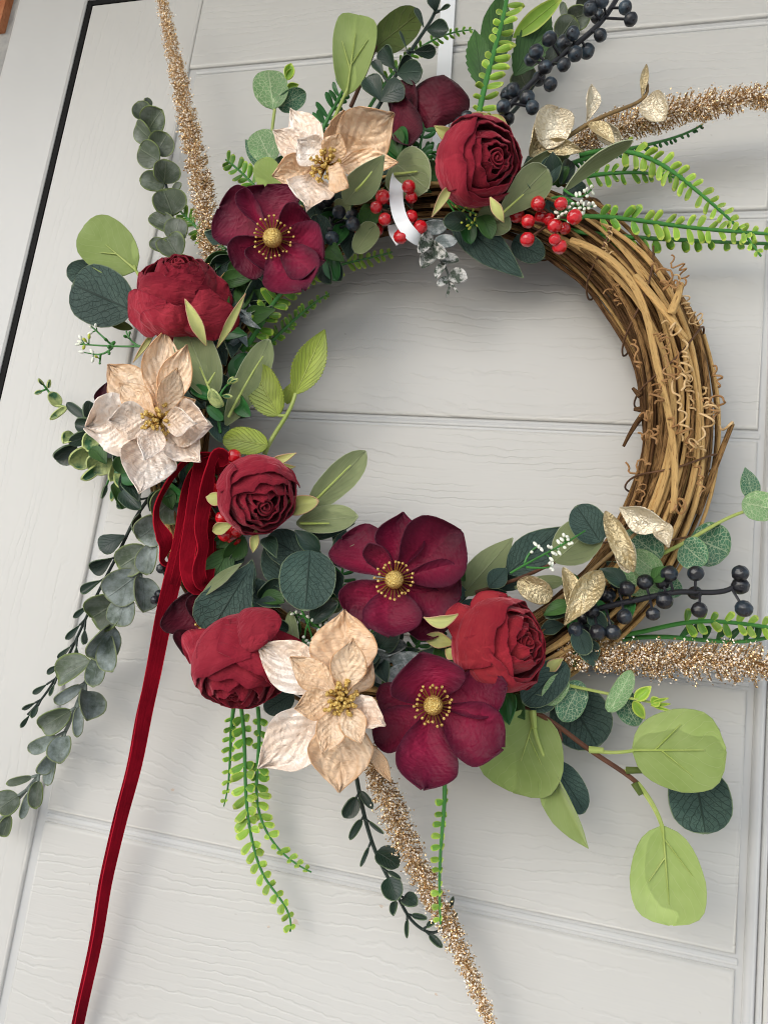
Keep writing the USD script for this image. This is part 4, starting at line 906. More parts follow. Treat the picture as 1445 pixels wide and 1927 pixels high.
t = leafsprig('sage green leaves under the top champagne poinsettia', [(648, 382, .078, 723, 291, .100, 62, 'sage', Z(prof='ovate', roll=15)), (632, 400, .055, 660, 382, .057, 40, 'sage'), (742, 305, .06, 806, 356, .064, 92, 'sage', Z(prof='round', fold=.1)), (600, 362, .045, 588, 420, .048, 44, 'teal', Z(prof='round'))])
for a in ([(742, 327, .064), (785, 322, .067)], [(670, 358, .090), (688, 338, .096), (700, 322, .098)]): stem(t, a, 3, 1.5, 'lstem', 'midrib', 6)
t = leafsprig('sage and dark green leaves around the bright red rose at top', [(932, 412, .058, 1030, 316, .066, 70, 'sage', Z(prof='obov', roll=10)), (980, 318, .05, 1078, 278, .052, 36, 'sage', Z(prof='long', roll=20)), (900, 400, .055, 960, 430, .052, 50, 'sage', Z(prof='round')),
              (846, 402, .045, 985, 522, .035, 66, 'teal', Z(prof='ovate')), (965, 452, .035, 1024, 484, .034, 50, 'teal', Z(prof='round')), (860, 400, .04, 905, 470, .036, 40, 'teal')])
stem(t, [(940, 405, .064), (985, 365, .068)], 3, 1.5, 'lstem', 'midrib', 6)
leafsprig('small grey green leaf below the blueberry cluster', [(668, 475, .05, 706, 420, .055, 42, 'sage', Z(prof='broad')), (690, 470, .048, 675, 440, .05, 22, 'teal')])
leafsprig('narrow curled sage leaf lying over the fern fronds at right', [(1062, 358, .055, 1190, 262, .07, 40, 'sage', Z(prof='long', roll=48, bend=-.14, cup=.3))])
leafsprig('dark serrated leaves at the top edge beside the black berries', [(908, 165, .05, 893, 55, .052, 48, 'green', Z(serr=9, nu=36, prof='ovate')), (968, 142, .03, 1036, 20, .035, 64, 'green', Z(serr=9, nu=36)), (965, 70, .04, 1062, -10, .045, 34, 'fernl', Z(prof='ovate')), (930, 130, .03, 940, -10, .03, 60, 'green')])
t = leafsprig('two upright sage leaves between the red rose and the ring opening', [(402, 748, .07, 348, 612, .078, 76, 'sage', Z(prof='round', cup=.2)), (425, 800, .06, 507, 638, .062, 56, 'sage', Z(prof='long', roll=10))])
for a in ([(400, 745, .077), (376, 690, .082)], [(392, 722, .08), (405, 700, .081)], [(430, 785, .064), (470, 710, .067), (495, 670, .066)]): stem(t, a, 3, 1.5, 'lstem', 'midrib', 6)
t = leafsprig('three serrated yellow green leaves on one stalk inside the ring', [(556, 742, .055, 611, 620, .06, 62, 'serr', Z(serr=20, nu=40, prof='ovate', fold=.15)), (524, 782, .055, 478, 688, .06, 70, 'serr', Z(serr=20, nu=40, prof='round', roll=-15)), (504, 838, .055, 420, 826, .06, 56, 'serr', Z(serr=20, nu=40, prof='round', roll=15)), (540, 760, .045, 548, 720, .05, 26, 'serr', Z(serr=12, nu=30))],
              [([(498, 855, .05), (515, 820, .052), (540, 780, .055), (556, 740, .056)], 4.5, 3.5, 'lstem'), ([(540, 782, .055), (524, 782, .055)], 3, 3, 'lstem')])
t = leafsprig('sage leaf pair pointing into the ring beside the small red rose', [(578, 958, .055, 688, 848, .062, 60, 'sage', Z(prof='long', roll=12)), (558, 985, .055, 674, 972, .06, 54, 'sage', Z(prof='long', roll=-10)), (570, 1010, .045, 668, 985, .05, 30, 'teal')])
for a in ([(585, 950, .06), (630, 905, .065), (660, 875, .065)], [(565, 985, .06), (620, 985, .063)]): stem(t, a, 3, 1.5, 'lstem', 'midrib', 6)
leafsprig('dark teal veined leaf with cut edges left of the burgundy magnolia', [(583, 1036, .062, 574, 1150, .066, 106, 'teal', Z(prof='round')), (590, 1060, .05, 503, 1010, .05, 68, 'teal', Z(prof='round')), (545, 1110, .045, 500, 1020, .045, 62, 'teal')])
leafsprig('dark teal leaf with a folded pale edge above the hanging dark rose', [(474, 1062, .07, 392, 1194, .075, 108, 'teal', Z(prof='obov')), (455, 1060, .078, 374, 1128, .082, 24, 'sage', Z(prof='lance', roll=25)), (432, 1032, .05, 384, 1118, .055, 54, 'green', Z(prof='ovate')), (500, 1150, .045, 470, 1085, .05, 60, 'teal')])
leafsprig('small leaves between the dark roses and bottom champagne poinsettia', [(545, 1150, .05, 562, 1232, .055, 28, 'sage', Z(roll=30)), (650, 1135, .045, 598, 1146, .05, 30, 'sage'), (552, 1305, .05, 498, 1338, .055, 46, 'teal', Z(prof='round'))])
leafsprig('cluster of sage and dark leaves at lower right of the ring opening', [(1042, 1058, .055, 1146, 966, .062, 82, 'sage', Z(prof='ovate')), (1130, 1020, .063, 1084, 952, .066, 66, 'teal', Z(prof='round')), (955, 1080, .05, 1056, 992, .055, 72, 'teal', Z(prof='ovate')), (868, 1122, .045, 965, 1012, .05, 62, 'sage', Z(prof='ovate')), (968, 1106, .05, 1062, 1092, .052, 30, 'sage', Z(prof='long')), (940, 1110, .04, 990, 1050, .04, 54, 'teal')],
          [([(895, 1115, .05), (985, 1085, .053), (1060, 1050, .055)], 4, 3, 'bstem')])
leafsprig('dark leaf tucked under the lower right red rose', [(1066, 1248, .05, 985, 1325, .05, 66, 'teal', Z(prof='round'))])
leafsprig('olive leaf left of the top champagne poinsettia', [(522, 368, .045, 492, 298, .048, 52, 'lime', Z(prof='round'))])

def netsprig(label, leaves, stems, buds=()):
    t = leafsprig(label, leaves, stems, 'eucalyptus', 'veined_eucalyptus')
    for b in buds: leaf(t, 'bud_leaf', b, 'fernl', prof='ovate', cup=.4)
    return t
netsprig('pale white-veined eucalyptus sprig with a yellow tip at upper left', [(515, 205, .05, 505, 132, .052, 66, 'netp', Z(prof='round')), (524, 202, .045, 575, 173, .045, 38, 'net', Z(prof='round')), (512, 306, .045, 484, 246, .048, 58, 'netp', Z(prof='round')), (505, 325, .03, 462, 262, .03, 30, 'net')],
         [([(508, 330, .04), (510, 270, .046), (517, 205, .05)], 3, 3, 'lstem')], [(540, 165, .05, 562, 158, .05, 14), (540, 150, .05, 548, 118, .052, 20), (538, 150, .05, 552, 128, .05, 14)])
netsprig('white-veined eucalyptus sprig sticking out right of the bare twigs', [(1284, 1022, .05, 1328, 1060, .055, 62, 'net', Z(prof='round', roll=20)), (1300, 1010, .042, 1372, 1040, .044, 84, 'net', Z(prof='round')), (1418, 945, .045, 1402, 880, .045, 34, 'net', Z(roll=10)), (1396, 945, .05, 1465, 960, .05, 56, 'netp', Z(prof='round'))],
         [([(1180, 1075, .045), (1240, 1045, .048), (1290, 1020, .05), (1350, 985, .05), (1420, 958, .048)], 4.5, 3, 'lstem')])
netsprig('white-veined eucalyptus leaves behind the bottom gold leaves', [(1245, 1050, .05, 1178, 1000, .052, 56, 'net', Z(prof='round')), (1245, 1085, .05, 1186, 1040, .052, 48, 'netp', Z(prof='round')), (1240, 1110, .045, 1142, 1085, .05, 46, 'netp', Z(prof='round')), (1215, 1080, .04, 1282, 1118, .035, 44, 'net', Z(prof='round'))], [])
netsprig('white-veined eucalyptus sprig with a yellow tip under the lower right glitter spike', [(1092, 1282, .045, 1058, 1358, .046, 54, 'net', Z(prof='round')), (1064, 1270, .05, 1026, 1326, .05, 42, 'netp', Z(prof='round')), (1144, 1340, .05, 1188, 1262, .052, 38, 'netp', Z(prof='round', roll=20)), (1166, 1300, .042, 1200, 1366, .043, 48, 'net', Z(prof='round'))],
         [([(1060, 1288, .048), (1140, 1305, .05), (1225, 1322, .05)], 3.5, 2.6, 'lstem')], [(1195, 1318, .05, 1225, 1292, .052, 22), (1192, 1320, .05, 1213, 1354, .05, 20), (1225, 1325, .05, 1242, 1316, .05, 20), (1224, 1328, .05, 1262, 1325, .05, 7), (1228, 1322, .05, 1258, 1314, .052, 6), (1230, 1330, .05, 1262, 1338, .05, 5)])

# ------------------------------------------------------------------ gold and frosted leaves
def goldsprig(label, leaves, stems):
    t = thing('gold_leaf_sprig', label, 'gold leaves', P(*stems[0][0]))
    for s in stems: stem(t, s, 5, 3, 'gstem')
    for l in leaves:
        k = dict(l[8]) if len(l) > 8 else {}
        leaf(t, 'leaf', l[:7], l[7], **{'prof': 'round', 'bend': .12, 'cup': .25, 'ruf': .12, 'nu': 16, 'nv': 12, **k})
G_, L_ = 'goldleaf', 'goldlight'
goldsprig('gold leaf sprig lying over the upper right glitter spike', [(1028, 280, .058, 1052, 202, .062, 70, L_), (998, 295, .055, 1016, 222, .06, 44, G_, Z(roll=35)), (1104, 228, .058, 1112, 158, .062, 32, L_, Z(prof='poin', roll=30)), (1104, 232, .058, 1158, 272, .06, 30, G_, Z(prof='poin', roll=-30)), (1128, 240, .055, 1168, 268, .055, 34, L_), (1218, 182, .06, 1250, 226, .06, 48, L_), (1208, 182, .06, 1216, 120, .062, 15, G_, Z(prof='lance')), (1012, 268, .055, 1100, 284, .056, 30, G_, Z(prof='poin'))],
          [[(1010, 290, .05), (1060, 262, .055), (1104, 234, .058), (1160, 208, .06), (1208, 186, .06), (1215, 150, .06)]])
goldsprig('gold leaf sprig curling up beside the lower end of the bare twigs', [(1166, 956, .06, 1262, 992, .066, 52, L_, Z(prof='poin', roll=20)), (1240, 978, .062, 1258, 1030, .066, 36, L_, Z(prof='poin')), (1139, 962, .068, 1192, 1076, .070, 38, G_, Z(prof='long', bend=.15, ruf=.2)), (1172, 1015, .066, 1182, 1078, .069, 38, L_), (1132, 1074, .062, 1062, 1176, .068, 50, G_, Z(prof='ovate', fold=.2)), (1060, 1068, .064, 1078, 1158, .069, 34, G_, Z(prof='long', roll=-25)), (1038, 1126, .06, 974, 1094, .064, 46, G_, Z(prof='round'))],
          [[(1020, 1150, .05), (1080, 1105, .055), (1150, 1042, .06), (1200, 1000, .06), (1228, 960, .06)]])
sprig('frosted_sprig', 'silver frosted leaf sprig hanging into the ring opening under the red berries', 'frosted leaves', [(775, 405, .05), (805, 440, .05), (825, 480, .045), (843, 515, .042), (842, 550, .04)],
      [(797, 455, 26, 44), (805, 490, 28, 36), (826, 470, 28, 40), (838, 455, 26, 44, 'frostg'), (846, 490, 22, 34), (829, 508, 16, 34), (862, 520, 30, 34), (833, 530, 15, 26), (843, 548, 5, 22), (854, 540, 4, 24), (820, 425, 28, 44, 'frostg')], 'frost', 'estem', prof='round', r=(3, 2), cup=.3)
sprig('frosted_sprig', 'silver frosted leaf sprig right of the flaring red rose', 'frosted leaves', [(448, 510, .04), (458, 560, .045), (452, 610, .045), (440, 655, .045)],
      [(455, 520, 26, 44), (462, 575, 26, 56), (448, 590, 22, 44), (440, 640, 15, 44), (470, 605, 14, 50), (455, 635, 18, 40), (446, 545, 20, 40)], 'frostg', 'estem', prof='ovate', r=(3, 2), cup=.3)
sprig('frosted_sprig', 'silver frosted leaf sprig between champagne poinsettia and lower magnolias', 'frosted leaves', [(740, 1300, .045), (733, 1260, .05), (730, 1215, .05)],
      [(715, 1232, 34, 52), (748, 1262, 30, 70), (765, 1240, 32, 56), (722, 1275, 24, 46), (745, 1222, 30, 44)], 'frostg', 'estem', prof='round', r=(3, 2), cup=.3)

# ------------------------------------------------------------------ berries
K = lambda ox, oy, pts, s=3.0104: [(ox + p[0] / s, oy + p[1] / s) + tuple(p[2:]) for p in pts]
berries('red_berries', 'cluster of glossy red berries on both sides of the white hook', K(480, 0, [(870, 1055), (885, 1115), (685, 1172), (722, 1112), (735, 1240), (885, 1225), (935, 1285), (825, 1340), (760, 1120, .05), (500, 1195, .045), (590, 1290, .045), (690, 1300, .045)]), 13.5, 'redb', .066, [(745, 400, .045), (765, 420, .05), (775, 400, .052)], 'bstem', calyx=False)
berries('red_berries', 'cluster of glossy red berries under the white sprig right of the bright rose', K(960, 0, [(100, 1240), (155, 1140), (95, 1342), (250, 1265), (250, 1342), (277, 1382), (285, 1140), (305, 1280, .05), (360, 1215), (38, 1205, .05), (172, 1215, .05), (215, 1230, .05)], 2.98), 13.5, 'redb', .066, [(1010, 430, .04), (1035, 420, .045), (1050, 390, .045)], 'bstem', calyx=False)
berries('red_berries', 'cluster of glossy red berries between the velvet ribbon and small red rose', K(0, 960, [(1162, 25), (1258, 45), (1275, 135), (1342, 110), (1325, 160, .055)]) + K(0, 480, [(1325, 1138), (1205, 1330), (1290, 1180, .05)]), 14, 'redb', .066, [(430, 960, .045), (425, 985, .05), (430, 1000, .05)], 'bstem', calyx=False)
berries('black_berries', 'upright spray of blue black berries at the top edge', K(960, 0, [(450, 45), (515, 5), (645, 40), (675, 105), (490, 90, .045), (505, 195), (350, 185), (220, 215), (300, 240, .045), (430, 285, .045), (365, 300), (145, 290), (115, 330, .045), (300, 360), (195, 375), (225, 470), (15, 500), (95, 550), (125, 600), (-20, 525), (160, 440, .045)], 2.98) + [(956, 222), (947, 200)], 14, 'blueb', .058,
        [(935, 225, .05), (962, 195, .052), (994, 161, .052), (1041, 117, .052), (1077, 87, .052), (1114, 57, .052), (1141, 27, .052), (1165, -12, .05)], 'kstem', (6, 5))
berries('black_berries', 'spray of black berries pointing right above the lower glitter spike', K(960, 960, [(1040, 355), (1290, 355), (1290, 425), (1310, 553), (1060, 560), (1035, 465, .05), (890, 358), (755, 403), (855, 405), (865, 510), (655, 440), (800, 583), (640, 598), (460, 568), (490, 685), (575, 685), (370, 675), (600, 410, .05), (550, 480, .05), (470, 515, .05), (415, 600, .05), (420, 690, .05)], 2.98), 15.5, 'blackb', .06,
        [(1090, 1165, .05), (1121, 1148, .054), (1175, 1134, .055), (1245, 1119, .055), (1282, 1114, .055), (1359, 1113, .055), (1385, 1098, .056)], 'kstem', (6, 5))
berries('black_berries', 'blueberry cluster between the top poinsettia and red berries', K(480, 0, [(410, 1120), (475, 1200), (555, 1268), (435, 1348), (430, 1300, .05), (545, 1225, .05), (390, 1150, .05)]), 14, 'blueb', .06, [(640, 440, .04), (625, 420, .045), (620, 395, .045)], 'kstem')
berries('black_berries', 'few black berries peeping out left of the ribbon', K(0, 960, [(915, 330), (880, 510), (905, 480, .04)]), 10, 'blackb', .05, [(330, 1060, .03), (315, 1090, .035), (310, 1125, .035)], 'kstem')
berries('black_berries', 'pair of black berries left of the bright red rose', [(878, 220), (952, 225), (866, 232)], 13, 'blackb', .052, [(915, 240, .04), (900, 230, .045), (885, 228, .045)], 'kstem')

# ------------------------------------------------------------------ small white sprigs
q4 = lambda pts: K(0, 480, pts)
white_sprig('tiny white budded sprig left of the flaring red rose', [q4([(850, 515), (660, 515), (480, 505)]), q4([(640, 515), (580, 460), (520, 405)]), q4([(640, 520), (590, 555), (530, 560)]), q4([(570, 560), (565, 610)]), q4([(800, 520), (740, 480), (715, 430)])],
            [p + (b, m_) for p, b, m_ in zip(q4([(515, 405), (543, 398), (512, 440), (455, 465), (440, 505), (462, 548), (480, 480), (520, 545), (525, 592), (565, 612), (450, 490), (600, 478), (620, 520), (618, 555), (640, 500), (505, 460), (545, 575), (475, 520), (710, 460), (735, 440)]), [5, 4.5, 5, 5, 4.5, 5, 5, 5, 5, 4, 4.5, 5, 7, 5, 6, 5, 4, 5, 5, 4], ['white', 'white', 'white', 'white', 'white', 'white', 'budy', 'white', 'white', 'fstem', 'white', 'fstem', 'fstem', 'fstem', 'fstem', 'budy', 'budy', 'budy', 'fstem', 'fstem'])], .045)
q9 = lambda pts: K(960, 960, pts, 2.98)
white_sprig('white budded sprig over the sage leaves at lower right', [q9([(0, 355), (150, 270), (290, 195), (420, 115)]), q9([(90, 320), (170, 325), (230, 320)]), q9([(80, 300), (110, 240), (160, 200)])],
            q9([(290, 165), (300, 140), (325, 165), (330, 190), (305, 210), (270, 178), (265, 215), (250, 245), (230, 210), (215, 205), (240, 240), (275, 240), (230, 275), (235, 305), (222, 300), (238, 335), (228, 325), (140, 190), (160, 205), (120, 235), (175, 220), (345, 185), (285, 190), (320, 150)]), .072, br=5)
q3 = lambda pts: K(960, 0, pts, 2.98)
white_sprig('white budded sprig hanging over the red berries right of the bright rose', [q3([(230, 1110), (330, 1120), (400, 1160), (470, 1150)]), q3([(300, 1060), (400, 1100), (460, 1050)]), q3([(330, 1120), (300, 1180), (260, 1240)])],
            q3([(370, 1090), (390, 1085), (420, 1070), (430, 1060), (455, 1045), (462, 1080), (430, 1098), (400, 1130), (380, 1140), (410, 1145), (440, 1140), (465, 1140), (475, 1155), (440, 1165), (415, 1170), (390, 1165), (350, 1140), (330, 1160), (310, 1145), (290, 1170), (310, 1190), (340, 1190), (360, 1170), (400, 1195), (410, 1190), (350, 1215), (290, 1200), (270, 1215), (260, 1190), (255, 1230), (330, 1240), (345, 1220)]), .066, br=5)
q8 = lambda pts: K(480, 960, pts)
white_sprig('white budded sprig above the bottom champagne poinsettia', [q8([(260, 560), (300, 650), (330, 760)]), q8([(330, 600), (300, 640), (280, 760)]), q8([(220, 580), (300, 620), (380, 680)])],
            q8([(210, 590), (235, 580), (265, 590), (245, 635), (225, 630), (300, 605), (325, 625), (345, 600), (290, 740), (305, 755), (330, 725), (335, 750), (350, 740), (345, 770), (370, 650), (360, 680), (390, 620), (400, 640), (275, 720), (325, 780), (300, 780)]), .05, br=5)
q2 = lambda pts: K(480, 0, pts)
white_sprig('tiny green budded sprig below the bright red rose', [q2([(1080, 1110), (1150, 1180), (1240, 1260)]), q2([(1090, 1140), (1130, 1200), (1170, 1260)]), q2([(1120, 1130), (1200, 1190), (1260, 1210)])],
            q2([(1150, 1235), (1170, 1260), (1160, 1215), (1195, 1240), (1205, 1275), (1230, 1260), (1245, 1240), (1220, 1210), (1250, 1215), (1180, 1190), (1195, 1170), (1235, 1185), (1140, 1170), (1215, 1290), (1260, 1275)]), .056, br=4, mt='budy')

# ------------------------------------------------------------------ flowers
rose('flaring red rose at upper left above the champagne poinsettia', (340, 548), .070, 74, (-.05, .93, .36), 'rose', seed=3,
     extra=[(243, 598, .085, 92, Z(at=(315, 575), start=0, hb=.1, bend=.08, cup=-.1)), (318, 640, .078, 118, Z(at=(330, 575), start=0, hb=.105, bend=.14, cup=-.2)), (404, 640, .08, 108, Z(at=(385, 545), start=0, hb=.102, bend=.12, cup=-.2)), (428, 535, .062, 70, Z(at=(380, 570), start=0))],
     sepals=[(388, 650, .09, 348, 562, .108, 24), (408, 655, .075, 462, 552, .085, 16), (292, 622, .07, 250, 682, .075, 11)])
rose('bright red rose at the top right of centre', (898, 306), .078, 80, (.60, .16, .78), 'rose', seed=12,
     sepals=[(862, 268, .075, 817, 236, .085, 26), (850, 345, .08, 812, 408, .08, 18), (922, 370, .095, 948, 418, .085, 20), (945, 242, .06, 888, 212, .06, 22), (960, 250, .055, 925, 215, .055, 22)])
rose('small crumpled red rose at the inner left beside the ribbon', (484, 930), .078, 74, (.28, -.42, .86), 'rose', seed=21,
     sepals=[(430, 945, .08, 388, 935, .08, 26), (505, 875, .07, 558, 852, .075, 18), (528, 880, .06, 556, 878, .065, 14), (545, 955, .062, 600, 942, .07, 36, 'sepal', Z(prof='round')), (482, 995, .07, 476, 1040, .065, 18), (440, 985, .075, 400, 1000, .07, 24)])
rose('dark crumpled red rose hanging at lower left, opening downwards', (452, 1248), .076, 88, (-.12, -.90, .42), 'rose', seed=33, zs=1.08,
     extra=[(362, 1250, .07, 110, Z(at=(430, 1190), start=0, hb=.085)), (410, 1262, .098, 96, Z(at=(425, 1165), start=0, hb=.094, bend=.16, cup=-.2, roll=12)), (505, 1205, .1, 92, Z(at=(455, 1150), start=0, hb=.09, bend=.2, cup=-.2)), (538, 1270, .06, 110, Z(at=(490, 1180), start=0, hb=.085))],
     sepals=[])
rose('large warm red rose at lower right opening to the right', (940, 1216), .076, 88, (.78, .12, .61), 'rose_or', seed=45, zs=1.05,
     extra=[(955, 1122, .075, 110, Z(at=(900, 1220), start=0, hb=.085, bend=.18)), (862, 1135, .082, 60, Z(at=(880, 1230), start=0, hb=.09))],
     sepals=[(862, 1156, .095, 797, 1162, .095, 24, 'sepal', Z(side=-.18)), (855, 1212, .07, 795, 1198, .07, 30), (1028, 1262, .05, 1060, 1238, .055, 22), (862, 1240, .07, 838, 1222, .07, 24)])

magnolia('burgundy magnolia with gold centre beside the upper left glitter spike', (513, 447), .085,
         [(500, 345, .086, 120), (592, 418, .082, 96), (408, 388, .088, 112), (438, 505, .082, 84), (614, 488, .086, 112), (572, 550, .088, 116), (500, 512, .08, 90)], centre=23)
magnolia('burgundy magnolia with gold centre in the middle of the lower arc', (742, 1091), .082,
         [(634, 996, .072, 108, Z(tip=-.2, roll=20)), (760, 956, .080, 92, Z(prof='poin', cup=.5, tip=-.15)), (870, 1000, .086, 138, Z(cup=.45, tip=-.18)), (872, 1125, .076, 122), (842, 1192, .07, 100), (652, 1160, .07, 96), (735, 1203, .09, 112), (692, 1020, .098, 50, Z(roll=-25))], centre=22)
magnolia('burgundy magnolia with gold centre between the bottom poinsettia and warm rose', (815, 1328), .092,
         [(792, 1232, .104, 142, Z(cup=.4, tip=-.15)), (960, 1290, .096, 98, Z(roll=-14)), (952, 1412, .102, 116, Z(roll=10)), (795, 1492, .106, 120, Z(roll=-8, cup=.2)), (700, 1398, .084, 84, Z(roll=22)), (706, 1316, .078, 76, Z(roll=-20))], centre=23)
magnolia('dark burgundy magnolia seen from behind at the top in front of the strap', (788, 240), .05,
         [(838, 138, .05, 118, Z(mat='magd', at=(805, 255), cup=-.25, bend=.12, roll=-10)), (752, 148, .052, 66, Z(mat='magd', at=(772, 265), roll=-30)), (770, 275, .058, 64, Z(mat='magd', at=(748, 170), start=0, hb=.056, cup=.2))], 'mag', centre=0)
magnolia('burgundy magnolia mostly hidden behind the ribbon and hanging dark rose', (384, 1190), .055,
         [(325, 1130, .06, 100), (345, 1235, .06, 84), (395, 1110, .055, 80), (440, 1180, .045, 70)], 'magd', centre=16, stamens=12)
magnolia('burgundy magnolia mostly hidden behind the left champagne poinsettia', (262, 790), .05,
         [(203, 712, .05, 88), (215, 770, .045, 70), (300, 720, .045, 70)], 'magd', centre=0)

B_ = Z(mat='pearl')
poinsettia('champagne satin poinsettia at the top left of centre', (614, 312), .085,
           [(548, 206, .085, 66, B_), (646, 206, .095, 52, Z(roll=30)), (742, 212, .092, 108), (748, 304, .092, 54, Z(roll=-20)), (514, 245, .086, 60, B_), (512, 330, .09, 66), (578, 392, .096, 92, Z(mat='pearl', at=(590, 320))), (655, 352, .104, 54, Z(roll=30, hb=.092)), (560, 262, .1, 64, Z(mat='pearl', hb=.09)), (640, 250, .1, 50, Z(hb=.09))])
poinsettia('champagne satin poinsettia at the left edge above the ribbon', (300, 792), .088,
           [(310, 622, .088, 78), (352, 648, .094, 62), (368, 752, .082, 56), (204, 686, .09, 84), (162, 804, .092, 122, B_), (262, 928, .096, 104, B_), (398, 800, .09, 92, B_), (376, 868, .085, 74, B_), (334, 692, .104, 54, Z(hb=.094, roll=25)), (205, 790, .106, 72, Z(mat='pearl', hb=.094)), (272, 866, .106, 52, Z(mat='pearl', hb=.094)), (368, 796, .103, 56, Z(mat='pearl', hb=.094)), (225, 720, .1, 56, Z(hb=.092))])
poinsettia('champagne satin poinsettia at the bottom of the wreath', (645, 1316), .098,
           [(483, 1212, .096, 96, B_), (648, 1148, .094, 128), (722, 1364, .110, 64, B_), (486, 1446, .096, 112, B_), (638, 1492, .1, 122), (700, 1240, .09, 60), (546, 1236, .112, 60, Z(hb=.104)), (664, 1202, .112, 72, Z(hb=.104)), (554, 1334, .114, 60, Z(hb=.104)), (606, 1420, .114, 60, Z(hb=.104)), (680, 1400, .112, 54, Z(hb=.104)), (736, 1472, .085, 26, Z(at=(690, 1390)))])

# ------------------------------------------------------------------ velvet ribbon
rb = thing('velvet_ribbon', 'dark red velvet ribbon bow with loops and two long tails hanging down left', 'ribbon', P(395, 870, .06))
tail = [(385, 875, .062), (362, 960, .064), (336, 1050, .06), (309, 1159, .054), (290, 1259, .048), (273, 1342, .043), (255, 1438, .038), (233, 1523, .034), (213, 1606, .03), (199, 1672, .027), (186, 1755, .024), (169, 1838, .02), (146, 1945, .016)]
ribbon(rb, 'tail', tail, [24, 27, 32, 33, 30, 28, 26, 24, 22, 21, 20, 19, 19], [-12, -8, 0, 5, 8, 10, 14, 18, 22, 26, 28, 28, 28])
ribbon(rb, 'tail', [(x - (3 if i < 5 else 7), y, h - .004) for i, (x, y, h) in enumerate(tail)], [28, 30, 30, 26, 22, 18, 17, 17, 17, 17, 16, 16, 16], [-20, -15, -10, -8, -5, 0, -10, -20, -25, -30, -30, -30, -30])
ribbon(rb, 'loop', [(408, 858, .066), (352, 866, .068), (322, 900, .070), (296, 950, .072), (297, 985, .072), (312, 1022, .068), (306, 1052, .06), (330, 1066, .05)], [16, 14, 14, 13, 15, 32, 16, 12], [60, 50, 45, 55, 50, 15, 45, 60])
ribbon(rb, 'loop', [(382, 862, .07), (372, 920, .073), (360, 1000, .074), (352, 1060, .072), (360, 1098, .068), (374, 1106, .062), (384, 1085, .056), (390, 1000, .056), (396, 920, .058), (404, 870, .06)], [28, 32, 32, 30, 28, 28, 28, 28, 26, 22], [10, 0, -5, -10, -30, 0, 20, 10, 5, 0])
ribbon(rb, 'loop', [(412, 868, .07), (420, 856, .076), (410, 852, .08), (398, 872, .08), (388, 930, .078), (378, 1000, .076), (382, 1030, .074), (374, 1075, .07), (382, 1100, .064), (390, 1080, .058), (392, 1010, .056)], [22, 22, 22, 28, 26, 24, 22, 26, 26, 26, 26], [0, 30, 50, 25, 10, 20, 35, 10, 0, 0, 0])
ribbon(rb, 'loop', [(398, 862, .064), (362, 892, .066), (346, 945, .067), (338, 1000, .066), (322, 1070, .06), (312, 1130, .053)], [14, 16, 18, 18, 15, 12], [35, 20, 10, 0, 0, 0])
ribbon(rb, 'loop', [(400, 868, .068), (376, 905, .0715), (358, 970, .072), (342, 1040, .068), (326, 1100, .061)], [16, 17, 18, 18, 14], [-25, -18, -10, -5, 0])
part(rb, 'knot', ball(P(405, 872, .058), px(20, P(405, 872, .058)), 2, (1, .8, 1.2), rough=.3, seed=4), M['velvet'])

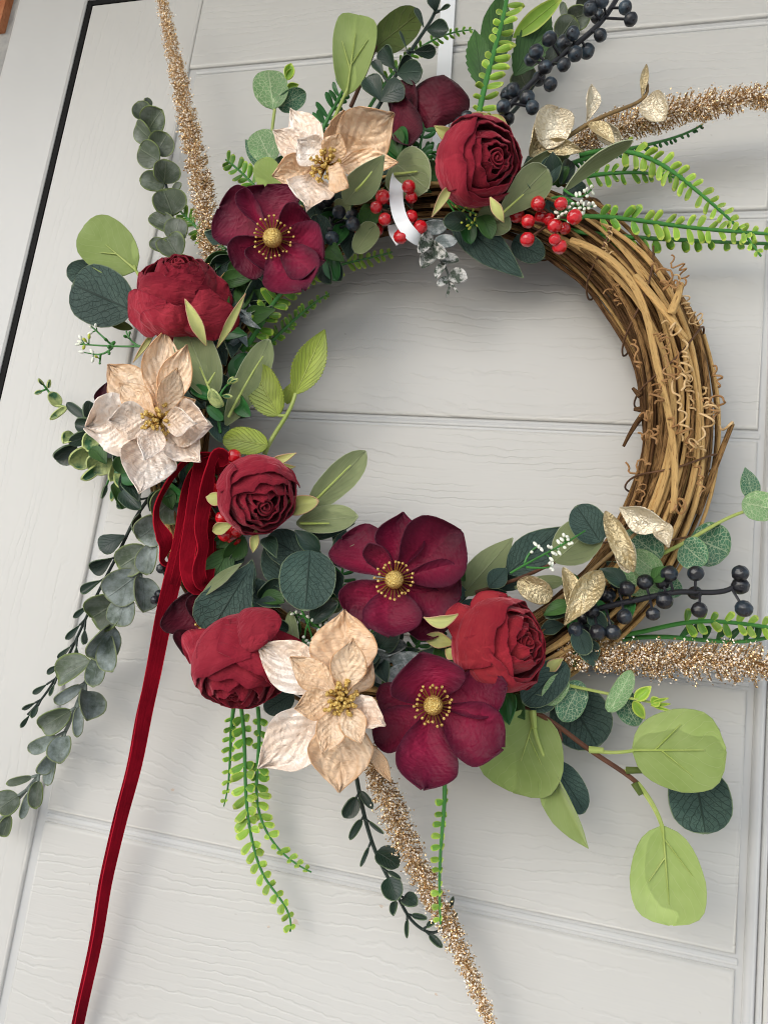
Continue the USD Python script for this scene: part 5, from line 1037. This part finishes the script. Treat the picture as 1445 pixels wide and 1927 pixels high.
# ------------------------------------------------------------------ dark greenery packed between the flowers, against the ring
fill = [('dark leaves packed left of the ribbon above the trailing frosted eucalyptus', 305, 905, 6), ('dark leaves packed under the variegated plastic sprig', 225, 895, 5), ('deep green leaves packed over the ring under the bright red rose', 895, 395, 2), ('deep green leaves packed between the upper left glitter spike and flaring rose', 415, 535, 6), ('deep green leaves packed at the inner ring beside the frosted left sprig', 455, 600, 6), ('deep green leaves packed beside the blueberry cluster on the inner ring', 615, 465, 6), ('deep green leaves packed under the gold leaf nearest the warm red rose', 1078, 1175, 6), ('deep green leaves packed below the ring opening beside the central lower magnolia', 890, 1110, 9), ('deep green leaves packed between the teal leaf and central lower magnolia', 620, 1060, 8), ('deep green leaves packed along the upper inner ring behind the white hook', 720, 370, 7), ('deep green leaves packed at the inner ring left of the serrated leaves', 440, 720, 7), ('deep green leaves packed behind the top poinsettia', 575, 330, 7), ('deep green leaves packed behind the hidden top magnolia', 760, 310, 9), ('deep green leaves packed behind the bright red rose', 930, 330, 9), ('deep green leaves packed where the ferns leave the ring at right', 1045, 360, 7),
        ('deep green leaves packed between the upper left magnolia and flaring rose', 450, 470, 8), ('deep green leaves packed under the flaring red rose', 400, 620, 9), ('deep green leaves packed right of the left poinsettia', 390, 780, 9), ('deep green leaves packed behind the ribbon loops', 350, 920, 9),
        ('deep green leaves packed around the small crumpled rose', 470, 1000, 9), ('deep green leaves packed above the hanging dark rose', 480, 1130, 9), ('deep green leaves packed left of the bottom poinsettia', 570, 1200, 8), ('deep green leaves packed between the lower magnolias', 720, 1230, 9),
        ('deep green leaves packed left of the warm red rose', 850, 1200, 8), ('deep green leaves packed behind the bottom gold leaves', 1090, 1130, 8), ('deep green leaves packed under the black berries at lower right', 1200, 1100, 5), ('deep green leaves packed under the warm red rose', 960, 1290, 6), ('deep green leaves packed above the blueberry cluster', 660, 400, 6), ('deep green leaves packed under the left poinsettia', 270, 860, 6)]
rf = np.random.default_rng(77)
for label, x, y, n in fill:
    t = thing('leafy_filler', label, 'leaf sprig', P(x, y, .02))
    for k in range(n + 3):
        a = rf.uniform(0, 6.28); r0 = rf.uniform(4, 34); ln = rf.uniform(48, 74)
        bx, by = x + r0 * math.cos(a + rf.uniform(-1, 1)), y + r0 * math.sin(a + rf.uniform(-1, 1))
        h0 = rf.uniform(.040, .058)
        leaf(t, 'leaf', (bx, by, h0, bx + ln * math.cos(a) * .85, by + ln * math.sin(a) * .85, h0 + rf.uniform(-.006, .012), ln * rf.uniform(.45, .7)), rf.choice(['teal', 'green', 'vine', 'teal', 'fernd']), prof=rf.choice(['ovate', 'round', 'lance']), roll=rf.uniform(-35, 35), bend=.1, cup=.2, ruf=.06)
